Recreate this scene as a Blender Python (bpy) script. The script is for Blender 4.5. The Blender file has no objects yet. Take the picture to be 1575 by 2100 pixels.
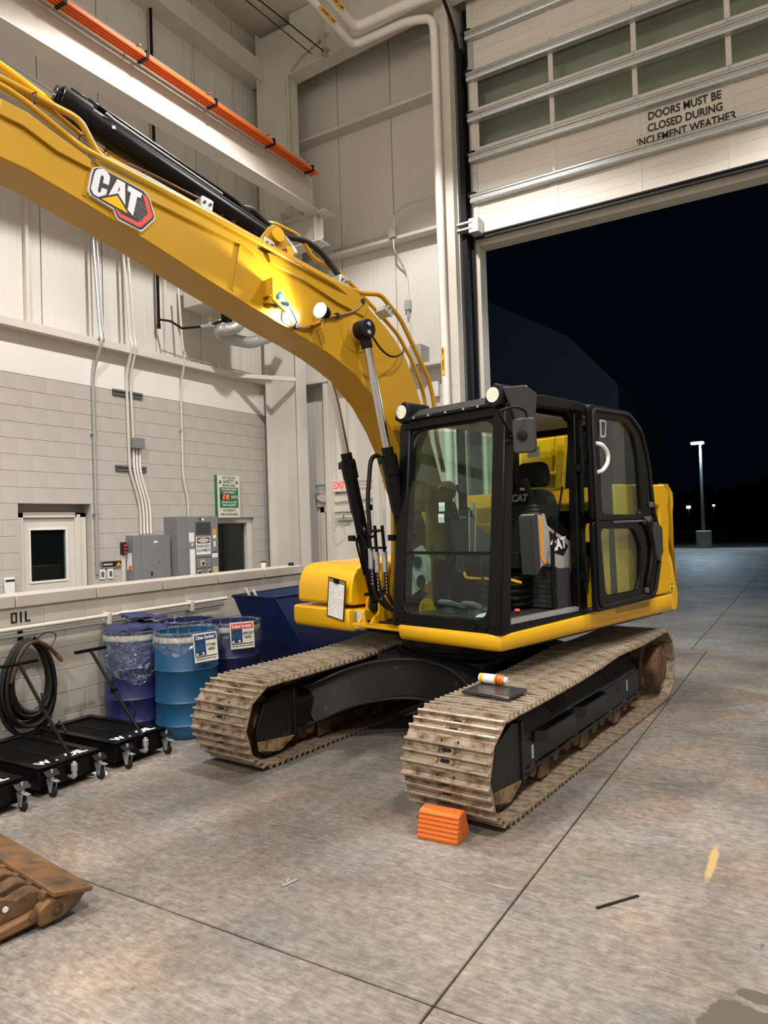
import bpy, bmesh, math, random
from mathutils import Vector, Matrix, Euler
random.seed(7)
S = bpy.context.scene
COL = S.collection
rad = math.radians
PI = math.pi

# ------------------------------------------------------------------ camera
cam_d = bpy.data.cameras.new('camera'); cam = bpy.data.objects.new('camera', cam_d); COL.objects.link(cam)
YAW, PITCH, ROLL = 0.542995, 0.018639, -0.0320938
fw = Vector((-math.sin(YAW)*math.cos(PITCH), math.cos(YAW)*math.cos(PITCH), math.sin(PITCH)))
rt = Vector((math.cos(YAW), math.sin(YAW), 0)); up = rt.cross(fw)
r2 = rt*math.cos(ROLL) + up*math.sin(ROLL); u2 = up*math.cos(ROLL) - rt*math.sin(ROLL)
cam.matrix_world = Matrix(((r2.x, u2.x, -fw.x, 0), (r2.y, u2.y, -fw.y, 0), (r2.z, u2.z, -fw.z, 1.82), (0, 0, 0, 1)))
cam_d.sensor_fit = 'VERTICAL'; cam_d.sensor_height = 24.0
cam_d.lens = 24.0*1461.09/2100.0
cam_d.clip_start = 0.05; cam_d.clip_end = 400
S.camera = cam

# ------------------------------------------------------------------ world, exposure
S.view_settings.view_transform = 'Standard'; S.view_settings.look = 'None'
S.view_settings.gamma = 1.0; S.view_settings.use_curve_mapping = False
S.view_settings.exposure = 0.0
W = bpy.data.worlds.new('night'); S.world = W; W.use_nodes = True
bg = W.node_tree.nodes['Background']; bg.inputs[0].default_value = (0.10, 0.28, 0.62, 1); bg.inputs[1].default_value = 0.006

# ------------------------------------------------------------------ lamps of the hall (high bays above and behind the camera)
def spot(name, loc, power, angle, blend, size, color=(1.0, 0.962, 0.912), aim=None):
    L = bpy.data.lights.new(name, 'SPOT'); L.energy = power; L.spot_size = rad(angle); L.spot_blend = blend
    L.shadow_soft_size = size; L.color = color
    o = bpy.data.objects.new(name, L); COL.objects.link(o); o.location = loc
    if aim is not None:
        o.rotation_euler = (Vector(aim)-Vector(loc)).to_track_quat('-Z', 'Y').to_euler()
    return o
BAYS = [(-4.2, 6.3), (-4.2, 0.6), (1.6, 6.3), (1.6, 0.6), (-4.2, -5.0), (1.6, -5.0)]
for i, (x, y) in enumerate(BAYS):
    spot('high_bay_light', (x, y, 9.0), 1390, 128, 0.20, 0.16)
for i, (x, y) in enumerate(BAYS):
    L = bpy.data.lights.new('high_bay_spill', 'POINT'); L.energy = 72; L.shadow_soft_size = 0.3; L.color = (1, 0.9, 0.78)
    o = bpy.data.objects.new('high_bay_spill', L); COL.objects.link(o); o.location = (x, y, 8.9)

# ------------------------------------------------------------------ materials
MATS = {}
def mat(name, col, rough=0.5, metal=0.0, var=0.12, scale=4.0, bump=0.0, bscale=60.0, col2=None, lo=0.45, hi=0.6,
        emit=None, estr=0.0, coat=0.0, spec=0.5, stretch=None, rvar=0.0):
    if name in MATS: return MATS[name]
    m = bpy.data.materials.new(name); m.use_nodes = True; MATS[name] = m
    nt = m.node_tree; N = nt.nodes; K = nt.links
    b = N['Principled BSDF']
    b.inputs['Roughness'].default_value = rough; b.inputs['Metallic'].default_value = metal
    b.inputs['Specular IOR Level'].default_value = spec; b.inputs['Coat Weight'].default_value = coat
    tc = N.new('ShaderNodeTexCoord'); src = tc.outputs['Object']
    if stretch:
        mp = N.new('ShaderNodeMapping'); mp.inputs['Scale'].default_value = stretch; K.new(src, mp.inputs[0]); src = mp.outputs[0]
    n = N.new('ShaderNodeTexNoise'); n.inputs['Scale'].default_value = scale; n.inputs['Detail'].default_value = 6; K.new(src, n.inputs['Vector'])
    rp = N.new('ShaderNodeValToRGB'); K.new(n.outputs[0], rp.inputs[0])
    c = Vector(col)
    if col2 is None:
        rp.color_ramp.elements[0].position = 0.3; rp.color_ramp.elements[1].position = 0.7
        rp.color_ramp.elements[0].color = (*(c*(1-var)), 1); rp.color_ramp.elements[1].color = (*[min(1, v) for v in c*(1+var)], 1)
    else:
        rp.color_ramp.elements[0].position = lo; rp.color_ramp.elements[1].position = hi
        rp.color_ramp.elements[0].color = (*c, 1); rp.color_ramp.elements[1].color = (*col2, 1)
    K.new(rp.outputs[0], b.inputs['Base Color'])
    if rvar:
        mr = N.new('ShaderNodeMapRange'); mr.inputs[3].default_value = max(0.02, rough-rvar); mr.inputs[4].default_value = min(1, rough+rvar)
        K.new(n.outputs[0], mr.inputs[0]); K.new(mr.outputs[0], b.inputs['Roughness'])
    if bump:
        n2 = N.new('ShaderNodeTexNoise'); n2.inputs['Scale'].default_value = bscale; n2.inputs['Detail'].default_value = 4; K.new(src, n2.inputs['Vector'])
        bp = N.new('ShaderNodeBump'); bp.inputs['Strength'].default_value = bump; bp.inputs['Distance'].default_value = 0.01
        K.new(n2.outputs[0], bp.inputs['Height']); K.new(bp.outputs[0], b.inputs['Normal'])
    if emit is not None:
        b.inputs['Emission Color'].default_value = (*emit, 1); b.inputs['Emission Strength'].default_value = estr
    return m
def glass(name, tint, rough=0.0, opacity=0.12):
    m = bpy.data.materials.new(name); m.use_nodes = True; MATS[name] = m
    nt = m.node_tree; N = nt.nodes; K = nt.links; N.remove(N['Principled BSDF'])
    out = N['Material Output']
    t = N.new('ShaderNodeBsdfTransparent'); t.inputs[0].default_value = (*tint, 1)
    g = N.new('ShaderNodeBsdfGlossy'); g.inputs['Roughness'].default_value = rough; g.inputs[0].default_value = (0.9, 0.95, 0.93, 1)
    d = N.new('ShaderNodeBsdfDiffuse'); d.inputs[0].default_value = (0.25, 0.3, 0.28, 1)
    fr = N.new('ShaderNodeFresnel'); fr.inputs[0].default_value = 1.5
    gg = N.new('ShaderNodeNewGeometry'); iv = N.new('ShaderNodeMath'); iv.operation = 'SUBTRACT'; iv.inputs[0].default_value = 1.0; K.new(gg.outputs['Backfacing'], iv.inputs[1])
    ml = N.new('ShaderNodeMath'); ml.operation = 'MULTIPLY'; K.new(fr.outputs[0], ml.inputs[0]); K.new(iv.outputs[0], ml.inputs[1])
    mx = N.new('ShaderNodeMixShader'); K.new(ml.outputs[0], mx.inputs[0]); K.new(t.outputs[0], mx.inputs[1]); K.new(g.outputs[0], mx.inputs[2])
    m2 = N.new('ShaderNodeMixShader'); m2.inputs[0].default_value = opacity; K.new(mx.outputs[0], m2.inputs[1]); K.new(d.outputs[0], m2.inputs[2])
    K.new(m2.outputs[0], out.inputs[0])
    return m

YEL = mat('paint_yellow', (0.46, 0.245, 0.006), rough=0.32, var=0.05, scale=2.0, spec=0.5, coat=0.15)
YELB = mat('paint_yellow_bright', (0.78, 0.43, 0.004), rough=0.3, var=0.04, scale=2.0, coat=0.2)
BLK = mat('paint_black', (0.0035, 0.0035, 0.004), rough=0.30, var=0.3, scale=6.0, rvar=0.08, spec=0.2)
BLKM = mat('plastic_black', (0.005, 0.005, 0.0055), rough=0.5, var=0.2, spec=0.22)
BLKW = mat('black_worn', (0.007, 0.007, 0.008), rough=0.45, spec=0.4, col2=(0.10, 0.085, 0.07), lo=0.64, hi=0.80, scale=22.0, stretch=(1, 1, 0.35), bump=0.2)
RUB = mat('rubber', (0.008, 0.008, 0.008), rough=0.6, var=0.2, spec=0.35)
DGREY = mat('dark_grey_plastic', (0.030, 0.030, 0.033), rough=0.6, var=0.1)
LGREY = mat('light_grey_plastic', (0.36, 0.36, 0.35), rough=0.55, var=0.06)
WHT = mat('white_paint', (0.78, 0.77, 0.74), rough=0.5, var=0.04)
STEEL = mat('steel_chrome', (0.62, 0.62, 0.62), rough=0.16, metal=1.0, var=0.05)
ZINC = mat('galvanised', (0.50, 0.515, 0.52), rough=0.42, metal=0.7, var=0.12, scale=30.0)
TRACKM = mat('track_steel', (0.38, 0.30, 0.21), rough=0.5, metal=0.3, col2=(0.13, 0.075, 0.045), lo=0.44, hi=0.68, scale=14.0, bump=0.5, bscale=110.0, rvar=0.12)
TRACKW = mat('track_worn_edge', (0.46, 0.40, 0.32), rough=0.38, metal=0.5, col2=(0.26, 0.19, 0.13), lo=0.45, hi=0.75, scale=16.0, bump=0.3, bscale=90.0)
TRACKD = mat('track_hole', (0.010, 0.008, 0.006), rough=0.9, var=0.2)
RUST = mat('rust_brown', (0.15, 0.075, 0.032), rough=0.75, col2=(0.05, 0.028, 0.016), lo=0.4, hi=0.65, scale=9.0, bump=0.4)
BUCK = mat('rust_orange', (0.215, 0.11, 0.045), rough=0.6, metal=0.2, col2=(0.075, 0.05, 0.034), lo=0.42, hi=0.66, scale=7.0, bump=0.3, stretch=(1, 1, 2))
WALLP = mat('wall_panel_paint', (0.63, 0.60, 0.56), rough=0.55, var=0.04, scale=1.2, stretch=(1, 1, 0.15))
STL = mat('steel_frame_paint', (0.61, 0.58, 0.52), rough=0.5, var=0.05, scale=2.0)
CMU = mat('block_paint', (0.455, 0.42, 0.395), rough=0.75, var=0.05, scale=1.5, bump=0.25, bscale=140.0)
CMUW = mat('block_paint_white', (0.76, 0.73, 0.71), rough=0.75, var=0.03, scale=1.5, bump=0.2, bscale=140.0)
MORT = mat('mortar_paint', (0.44, 0.40, 0.37), rough=0.85, var=0.05)
CREAM = mat('low_wall_paint', (0.50, 0.455, 0.40), rough=0.7, var=0.05, scale=1.5, bump=0.25, bscale=140.0)
PVC = mat('white_pipe', (0.78, 0.75, 0.71), rough=0.45, var=0.04)
DOORP = mat('door_section_paint', (0.67, 0.63, 0.57), rough=0.45, var=0.05, scale=2.0, stretch=(0.4, 1, 3))
GREYP = mat('panel_grey', (0.20, 0.205, 0.215), rough=0.5, var=0.05)
GREYD = mat('panel_grey_dark', (0.10, 0.105, 0.105), rough=0.5, var=0.05)
TAN = mat('tan_plastic', (0.5, 0.42, 0.30), rough=0.6, var=0.1)
ORANGE = mat('orange_rail', (0.80, 0.155, 0.02), rough=0.45, var=0.05)
CHOCK = mat('chock_orange', (0.72, 0.175, 0.025), rough=0.5, col2=(0.06, 0.04, 0.03), lo=0.66, hi=0.72, scale=16.0, bump=0.2)
BLUED = mat('drum_navy', (0.012, 0.017, 0.085), rough=0.4, var=0.15)
BLUEL = mat('drum_blue', (0.008, 0.070, 0.165), rough=0.42, var=0.15, scale=3.0)
HOPP = mat('hopper_blue', (0.004, 0.012, 0.058), rough=0.35, var=0.2)
IVORY = mat('rim_ivory', (0.62, 0.55, 0.42), rough=0.5, var=0.08)
RAG = mat('rag_navy', (0.03, 0.035, 0.10), rough=0.95, var=0.3, scale=12.0, bump=0.5)
RED = mat('red_print', (0.60, 0.055, 0.035), rough=0.5, var=0.03)
GREEN = mat('green_print', (0.018, 0.16, 0.07), rough=0.5, var=0.03)
NAVY = mat('navy_print', (0.015, 0.035, 0.13), rough=0.5, var=0.03)
INK = mat('black_print', (0.008, 0.008, 0.008), rough=0.5, var=0.03)
PAPER = mat('paper', (0.82, 0.82, 0.80), rough=0.8, var=0.02)
SIGNW = mat('sign_white', (0.66, 0.64, 0.57), rough=0.5, var=0.03)
KRAFT = mat('clipboard_brown', (0.32, 0.20, 0.09), rough=0.7, var=0.1)
CONC = mat('concrete_plain', (0.30, 0.28, 0.25), rough=0.85, var=0.15, scale=8.0)
GRAPH = mat('laptop_grey', (0.075, 0.077, 0.082), rough=0.3, metal=0.6, var=0.04)
SILVER = mat('silver_plastic', (0.5, 0.5, 0.5), rough=0.3, metal=0.7, var=0.05)
TEAL = mat('bluewire', (0.03, 0.12, 0.42), rough=0.4, var=0.1)
ORG = mat('console_orange', (0.80, 0.33, 0.02), rough=0.4, var=0.04)
SEATC = mat('seat_fabric', (0.010, 0.010, 0.011), rough=0.95, var=0.3, scale=60.0, bump=0.3, bscale=300.0)
BROWNW = mat('wire_loom', (0.20, 0.085, 0.035), rough=0.5, var=0.2)
HEADL = mat('cab_liner', (0.30, 0.28, 0.25), rough=0.8, var=0.05)
UNLIT = mat('unlit_room_dark', (0.012, 0.013, 0.015), rough=0.4, var=0.2)  # near black: shade of the unlit rooms put into the colour
GLS = glass('cab_glass', (0.78, 0.88, 0.82), opacity=0.006)
GLD = glass('door_pane_glass', (0.80, 0.85, 0.82), opacity=0.01)
GLW = glass('office_glass', (0.55, 0.6, 0.6), opacity=0.008)
FILM = glass('liner_film', (0.82, 0.87, 0.95), rough=0.16, opacity=0.05)
def film_bump(m):
    nt = m.node_tree; N = nt.nodes; K = nt.links; g = [n for n in N if n.type == 'BSDF_GLOSSY'][0]; f = [n for n in N if n.type == 'FRESNEL'][0]
    tc = N.new('ShaderNodeTexCoord'); n = N.new('ShaderNodeTexNoise'); n.inputs['Scale'].default_value = 14; n.inputs['Detail'].default_value = 5; n.inputs['Distortion'].default_value = 1.2; K.new(tc.outputs['Object'], n.inputs['Vector'])
    bp = N.new('ShaderNodeBump'); bp.inputs['Strength'].default_value = 1.0; bp.inputs['Distance'].default_value = 0.06; K.new(n.outputs[0], bp.inputs['Height'])
    K.new(bp.outputs[0], g.inputs['Normal']); K.new(bp.outputs[0], f.inputs['Normal']); f.inputs[0].default_value = 2.1
film_bump(FILM)
LENS = mat('lamp_lens', (0.80, 0.74, 0.62), rough=0.25, var=0.05, scale=60.0)
LIT = mat('lamp_lit', (1, 1, 1), emit=(0.85, 0.93, 1.0), estr=60.0)
LED = mat('led_red', (0.5, 0.02, 0.01), emit=(1.0, 0.10, 0.06), estr=3.5)
EXITM = mat('exit_red', (0.6, 0.03, 0.03), emit=(1.0, 0.09, 0.08), estr=0.9)
STREET = mat('street_lamp_lit', (1, 1, 1), emit=(0.80, 0.97, 1.0), estr=40.0)
FARL = mat('far_lamp_lit', (1, 1, 1), emit=(1.0, 0.75, 0.45), estr=8.0)
BLDG = mat("far_building", (0.30, 0.36, 0.42), rough=0.8, var=0.05)
GRASS = mat('dark_ground', (0.012, 0.016, 0.012), rough=0.95, var=0.3)
TREE = mat('dark_tree', (0.012, 0.016, 0.010), rough=0.95, var=0.3)

def floor_mat(name, tint, wet=False):
    m = bpy.data.materials.new(name); m.use_nodes = True
    nt = m.node_tree; N = nt.nodes; K = nt.links; b = N['Principled BSDF']
    geo = N.new('ShaderNodeNewGeometry'); P = geo.outputs['Position']
    def noise(scale, detail=6, vec=None, dist=0.0, rough=0.55):
        n = N.new('ShaderNodeTexNoise'); n.inputs['Scale'].default_value = scale; n.inputs['Detail'].default_value = detail
        n.inputs['Distortion'].default_value = dist; n.inputs['Roughness'].default_value = rough
        K.new(vec if vec is not None else P, n.inputs['Vector']); return n
    def ramp(inp, stops):
        r = N.new('ShaderNodeValToRGB'); K.new(inp, r.inputs[0]); e = r.color_ramp.elements
        while len(e) < len(stops): e.new(0.5)
        for q, (p, c) in zip(e, stops): q.position = p; q.color = (*c, 1) if len(c) == 3 else c
        return r.outputs[0]
    def mix(a, c, f, mode='MIX'):
        x = N.new('ShaderNodeMix'); x.data_type = 'RGBA'; x.blend_type = mode
        if isinstance(f, float): x.inputs[0].default_value = f
        else: K.new(f, x.inputs[0])
        for v, i in ((a, 6), (c, 7)):
            if isinstance(v, tuple): x.inputs[i].default_value = (*v, 1)
            else: K.new(v, x.inputs[i])
        return x.outputs[2]
    t = Vector(tint)
    base = ramp(noise(0.9, 9, dist=0.6).outputs[0], [(0.28, tuple(t*0.55)), (0.5, tuple(t)), (0.72, tuple(t*1.32))])
    tints = ramp(noise(1.7, 5).outputs[0], [(0.35, (0.93, 0.98, 1.05)), (0.5, (1.0, 1.0, 1.0)), (0.66, (1.08, 0.97, 0.88))])
    c = mix(base, tints, 1.0, 'MULTIPLY')
    fine = ramp(noise(16, 9, rough=0.75).outputs[0], [(0.30, (0.60, 0.60, 0.60)), (0.5, (1.0, 1.0, 1.0)), (0.70, (1.40, 1.38, 1.36))])
    c = mix(c, fine, 1.0, 'MULTIPLY')
    mpf = N.new('ShaderNodeMapping'); mpf.inputs['Rotation'].default_value = (0, 0, 0.35); mpf.inputs['Scale'].default_value = (0.35, 1.6, 1); K.new(P, mpf.inputs[0])
    brush = ramp(noise(34, 6, mpf.outputs[0], dist=0.8, rough=0.65).outputs[0], [(0.32, (0.70, 0.70, 0.70)), (0.5, (1.0, 1.0, 1.0)), (0.68, (1.32, 1.30, 1.28))])
    c = mix(c, brush, 1.0, 'MULTIPLY')
    cloud = ramp(noise(0.45, 4, dist=0.4).outputs[0], [(0.35, (0.78, 0.78, 0.79)), (0.6, (1.08, 1.07, 1.05))])
    c = mix(c, cloud, 1.0, 'MULTIPLY')
    # long drag scratches in two directions
    for ang, off in ((0.5, 0), (-0.9, 7), (1.45, 3)):
        mp = N.new('ShaderNodeMapping'); mp.inputs['Rotation'].default_value = (0, 0, ang); mp.inputs['Location'].default_value = (off, off*2, 0)
        mp.inputs['Scale'].default_value = (1.1, 34, 1); K.new(P, mp.inputs[0])
        s = ramp(noise(1.6, 3, mp.outputs[0], dist=0.25).outputs[0], [(0.63, (0, 0, 0)), (0.72, (1, 1, 1))])
        gate = ramp(noise(1.1, 2).outputs[0], [(0.46, (0, 0, 0)), (0.62, (0.5, 0.5, 0.5))])
        f = mix(s, gate, 1.0, 'MULTIPLY')
        bw = N.new('ShaderNodeRGBToBW'); K.new(f, bw.inputs[0])
        c = mix(c, tuple(min(1, v) for v in t*2.3), bw.outputs[0])
    spots = ramp(noise(9, 2).outputs[0], [(0.74, (0, 0, 0)), (0.77, (0.8, 0.8, 0.8))])
    bw = N.new('ShaderNodeRGBToBW'); K.new(spots, bw.inputs[0]); c = mix(c, tuple(t*0.35), bw.outputs[0])
    rgh = N.new('ShaderNodeMapRange'); rgh.inputs[3].default_value = 0.42; rgh.inputs[4].default_value = 0.80
    K.new(noise(2.3, 5).outputs[0], rgh.inputs[0]); R = rgh.outputs[0]
    if wet:
        def blob(cx, cy, rx, ry, ns, amp, soft=0.12):
            mp = N.new('ShaderNodeMapping'); mp.vector_type = 'POINT'
            mp.inputs['Scale'].default_value = (1/rx, 1/ry, 0); mp.inputs['Location'].default_value = (-cx/rx, -cy/ry, 0)
            K.new(P, mp.inputs[0])
            ln = N.new('ShaderNodeVectorMath'); ln.operation = 'LENGTH'; K.new(mp.outputs[0], ln.inputs[0])
            nn = noise(ns, 4)
            ma = N.new('ShaderNodeMath'); ma.operation = 'MULTIPLY_ADD'; ma.inputs[1].default_value = amp; ma.inputs[2].default_value = -amp/2
            K.new(nn.outputs[0], ma.inputs[0])
            ad = N.new('ShaderNodeMath'); ad.operation = 'ADD'; K.new(ln.outputs['Value'], ad.inputs[0]); K.new(ma.outputs[0], ad.inputs[1])
            mr = N.new('ShaderNodeMapRange'); mr.inputs[1].default_value = 1.0-soft; mr.inputs[2].default_value = 1.0+soft; mr.inputs[3].default_value = 1; mr.inputs[4].default_value = 0
            K.new(ad.outputs[0], mr.inputs[0]); return mr.outputs[0]
        wetm = None
        for a in ((-0.26, 2.75, 0.17, 0.20, 5, 1.2, 0.03), (-0.11, 3.02, 0.20, 0.055, 6, 1.0, 0.04)):
            q = blob(*a)
            if wetm is None: wetm = q
            else:
                mm = N.new('ShaderNodeMath'); mm.operation = 'MAXIMUM'; K.new(wetm, mm.inputs[0]); K.new(q, mm.inputs[1]); wetm = mm.outputs[0]
        c = mix(c, (0.105, 0.090, 0.070), wetm)
        x = N.new('ShaderNodeMix'); x.data_type = 'FLOAT'; K.new(wetm, x.inputs[0]); K.new(R, x.inputs[2]); x.inputs[3].default_value = 0.45; R = x.outputs[0]
        q = blob(-0.525, 4.10, 0.020, 0.20, 14, 1.4, 0.3); c = mix(c, (0.46, 0.33, 0.13), q)
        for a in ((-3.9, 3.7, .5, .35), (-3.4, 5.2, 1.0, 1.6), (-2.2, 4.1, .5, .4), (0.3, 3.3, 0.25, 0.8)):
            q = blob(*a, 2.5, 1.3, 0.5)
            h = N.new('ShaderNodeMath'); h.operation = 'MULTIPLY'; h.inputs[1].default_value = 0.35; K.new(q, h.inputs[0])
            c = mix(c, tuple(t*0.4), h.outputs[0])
    K.new(c, b.inputs['Base Color']); K.new(R, b.inputs['Roughness'])
    bp = N.new('ShaderNodeBump'); bp.inputs['Strength'].default_value = 0.12; bp.inputs['Distance'].default_value = 0.01
    K.new(noise(60, 6).outputs[0], bp.inputs['Height']); K.new(bp.outputs[0], b.inputs['Normal'])
    return m
FLOOR = floor_mat('floor_concrete', (0.215, 0.188, 0.163), wet=True)
APRON = floor_mat('apron_concrete', (0.20, 0.195, 0.185))
JOINT = mat('joint_dirt', (0.05, 0.043, 0.035), rough=0.9, var=0.4, scale=12.0)

# ------------------------------------------------------------------ mesh builder
class M:
    def __init__(s): s.v = []; s.f = []; s.m = []; s.T = Matrix.Identity(4); s.mi = 0
    def pt(s, p): s.v.append(tuple(s.T @ Vector(p))); return len(s.v)-1
    def face(s, idx): s.f.append(tuple(idx)); s.m.append(s.mi)
    def box(s, x0, x1, y0, y1, z0, z1):
        i = [s.pt(p) for p in ((x0,y0,z0),(x1,y0,z0),(x1,y1,z0),(x0,y1,z0),(x0,y0,z1),(x1,y0,z1),(x1,y1,z1),(x0,y1,z1))]
        for q in ((0,3,2,1),(4,5,6,7),(0,1,5,4),(1,2,6,5),(2,3,7,6),(3,0,4,7)): s.face([i[k] for k in q])
        return s
    def cbox(s, c, d, rot=None):
        t = s.T; s.T = t @ Matrix.Translation(c) @ (Euler(rot).to_matrix().to_4x4() if rot else Matrix.Identity(4))
        s.box(-d[0]/2, d[0]/2, -d[1]/2, d[1]/2, -d[2]/2, d[2]/2); s.T = t; return s
    def prism(s, poly, a0, a1, ax='y', poly1=None):
        # poly is 2D in the plane normal to ax: 'y' -> (x,z), 'x' -> (y,z), 'z' -> (x,y)
        def mk(p, a):
            return {'y': (p[0], a, p[1]), 'x': (a, p[0], p[1]), 'z': (p[0], p[1], a)}[ax]
        A = [s.pt(mk(p, a0)) for p in poly]; B = [s.pt(mk(p, a1)) for p in (poly1 or poly)]
        n = len(poly); s.face(A[::-1]); s.face(B)
        for k in range(n): s.face((A[k], A[(k+1) % n], B[(k+1) % n], B[k]))
        return s
    def ring(s, c, r, ax, n, e1=None):
        ax = Vector(ax).normalized()
        if e1 is None: e1 = ax.orthogonal().normalized()
        e2 = ax.cross(e1)
        return [s.pt(Vector(c) + (e1*math.cos(2*PI*k/n) + e2*math.sin(2*PI*k/n))*r) for k in range(n)]
    def cyl(s, p, q, r, r1=None, n=20, cap=True):
        p = Vector(p); q = Vector(q); d = (q-p).normalized(); e = d.orthogonal().normalized()
        A = s.ring(p, r, d, n, e); B = s.ring(q, r if r1 is None else r1, d, n, e)
        for k in range(n): s.face((A[k], A[(k+1) % n], B[(k+1) % n], B[k]))
        if cap: s.face(A[::-1]); s.face(B)
        return s
    def lathe(s, prof, c=(0,0,0), ax=(0,0,1), n=32, close=False):
        ax = Vector(ax).normalized(); e = ax.orthogonal().normalized(); c = Vector(c); R = []
        for r, h in prof: R.append(s.ring(c+ax*h, max(r, 1e-4), ax, n, e))
        for a, b in zip(R[:-1], R[1:]):
            for k in range(n): s.face((a[k], a[(k+1) % n], b[(k+1) % n], b[k]))
        if close: s.face(R[0][::-1]); s.face(R[-1])
        return s
    def tube(s, pts, r, n=10, fil=0.0, fn=5, closed=False):
        P = fillet(pts, fil, fn) if fil else [Vector(p) for p in pts]
        P = [p for i, p in enumerate(P) if i == 0 or (p-P[i-1]).length > 1e-5]
        m = len(P); tan = []
        for i in range(m):
            if closed: d = P[(i+1) % m]-P[i-1]
            else: d = (P[min(i+1, m-1)]-P[max(i-1, 0)])
            tan.append(d.normalized())
        e = tan[0].orthogonal().normalized(); R = []
        for i in range(m):
            if i:
                e = (e - tan[i]*e.dot(tan[i]))
                e = e.normalized() if e.length > 1e-6 else tan[i].orthogonal().normalized()
            R.append(s.ring(P[i], r if not callable(r) else r(i/(m-1)), tan[i], n, e))
        for i in range(m if closed else m-1):
            a = R[i]; b = R[(i+1) % m]
            for k in range(n): s.face((a[k], a[(k+1) % n], b[(k+1) % n], b[k]))
        if not closed: s.face(R[0][::-1]); s.face(R[-1])
        return s
    def sweep_rect(s, pts, w, h, side=(0,1,0)):
        P = [Vector(p) for p in pts]; R = []
        sd = Vector(side).normalized()
        for i, p in enumerate(P):
            t = (P[min(i+1, len(P)-1)]-P[max(i-1, 0)]).normalized(); nn = t.cross(sd).normalized()
            ww = w[i] if isinstance(w, (list, tuple)) else w; hh = h[i] if isinstance(h, (list, tuple)) else h
            R.append([s.pt(p+sd*ww*a/2+nn*hh*b/2) for a, b in ((-1,-1),(1,-1),(1,1),(-1,1))])
        for a, b in zip(R[:-1], R[1:]):
            for k in range(4): s.face((a[k], a[(k+1) % 4], b[(k+1) % 4], b[k]))
        s.face(R[0][::-1]); s.face(R[-1]); return s
    def frame(s, outer, inner, a0, a1, ax='y'):
        # flat ring between two polygons of the same vertex count
        def mk(p, a):
            return {'y': (p[0], a, p[1]), 'x': (a, p[0], p[1]), 'z': (p[0], p[1], a)}[ax]
        n = len(outer)
        O0 = [s.pt(mk(p, a0)) for p in outer]; O1 = [s.pt(mk(p, a1)) for p in outer]
        I0 = [s.pt(mk(p, a0)) for p in inner]; I1 = [s.pt(mk(p, a1)) for p in inner]
        for k in range(n):
            j = (k+1) % n
            s.face((O0[k], O0[j], O1[j], O1[k])); s.face((I0[j], I0[k], I1[k], I1[j]))
            s.face((O0[j], O0[k], I0[k], I0[j])); s.face((O1[k], O1[j], I1[j], I1[k]))
        return s
    def mesh(s, name, mats, smooth=35):
        me = bpy.data.meshes.new(name); me.from_pydata(s.v, [], s.f)
        if not isinstance(mats, (list, tuple)): mats = [mats]
        for q in mats: me.materials.append(q)
        me.polygons.foreach_set('material_index', s.m)
        bm = bmesh.new(); bm.from_mesh(me); bmesh.ops.recalc_face_normals(bm, faces=bm.faces); bm.to_mesh(me); bm.free()
        if smooth:
            me.polygons.foreach_set('use_smooth', [True]*len(me.polygons)); me.set_sharp_from_angle(angle=rad(smooth))
        me.update(); return me
    def build(s, name, mats, parent=None, bevel=0.0, seg=2, smooth=35, loc=None, rot=None):
        return link(name, s.mesh(name, mats, smooth), parent, bevel, seg, loc, rot)
def link(name, me, parent=None, bevel=0.0, seg=2, loc=None, rot=None):
    o = bpy.data.objects.new(name, me); COL.objects.link(o)
    if parent is not None: o.parent = parent
    if loc: o.location = loc
    if rot: o.rotation_euler = rot
    if bevel:
        md = o.modifiers.new('bevel', 'BEVEL'); md.width = bevel; md.segments = seg; md.limit_method = 'ANGLE'; md.angle_limit = rad(38)
    return o
def fillet(pts, r, n=5):
    P = [Vector(p) for p in pts]; out = [P[0]]
    for i in range(1, len(P)-1):
        a = P[i-1]-P[i]; b = P[i+1]-P[i]; la = a.length; lb = b.length
        if la < 1e-6 or lb < 1e-6: continue
        rr = min(r, la*0.48, lb*0.48); p = P[i]+a/la*rr; q = P[i]+b/lb*rr
        for k in range(n+1):
            t = k/n; out.append(p*(1-t)**2 + P[i]*2*t*(1-t) + q*t*t)
    out.append(P[-1]); return out
def spl(pts, n=6):
    P = [Vector(p) for p in pts]; P = [P[0]*2-P[1]]+P+[P[-1]*2-P[-2]]; out = []
    for i in range(1, len(P)-2):
        p0, p1, p2, p3 = P[i-1], P[i], P[i+1], P[i+2]
        for k in range(n):
            t = k/n; out.append(0.5*((2*p1)+(p2-p0)*t+(2*p0-5*p1+4*p2-p3)*t*t+(3*p1-p0-3*p2+p3)*t**3))
    out.append(P[-2]); return out
def roundpoly(poly, r, n=4):
    P = [Vector((*p, 0)) for p in poly]; m = len(P); out = []
    for i in range(m):
        a = P[i-1]-P[i]; b = P[(i+1) % m]-P[i]; la = a.length; lb = b.length
        rr = min(r, la*0.45, lb*0.45); p = P[i]+a/la*rr; q = P[i]+b/lb*rr
        for k in range(n+1):
            t = k/n; v = p*(1-t)**2+P[i]*2*t*(1-t)+q*t*t; out.append((v.x, v.y))
    return out
def tag(o, label=None, cat=None, group=None, kind=None):
    if label: o['label'] = label
    if cat: o['category'] = cat
    if group: o['group'] = group
    if kind: o['kind'] = kind
    return o
def empty(name, loc=(0,0,0), rz=0.0, label=None, cat=None, group=None):
    o = bpy.data.objects.new(name, None); COL.objects.link(o); o.location = loc; o.rotation_euler = (0, 0, rz)
    o.empty_display_size = 0.1
    return tag(o, label, cat, group)
def struct(o): o['kind'] = 'structure'; return o
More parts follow.
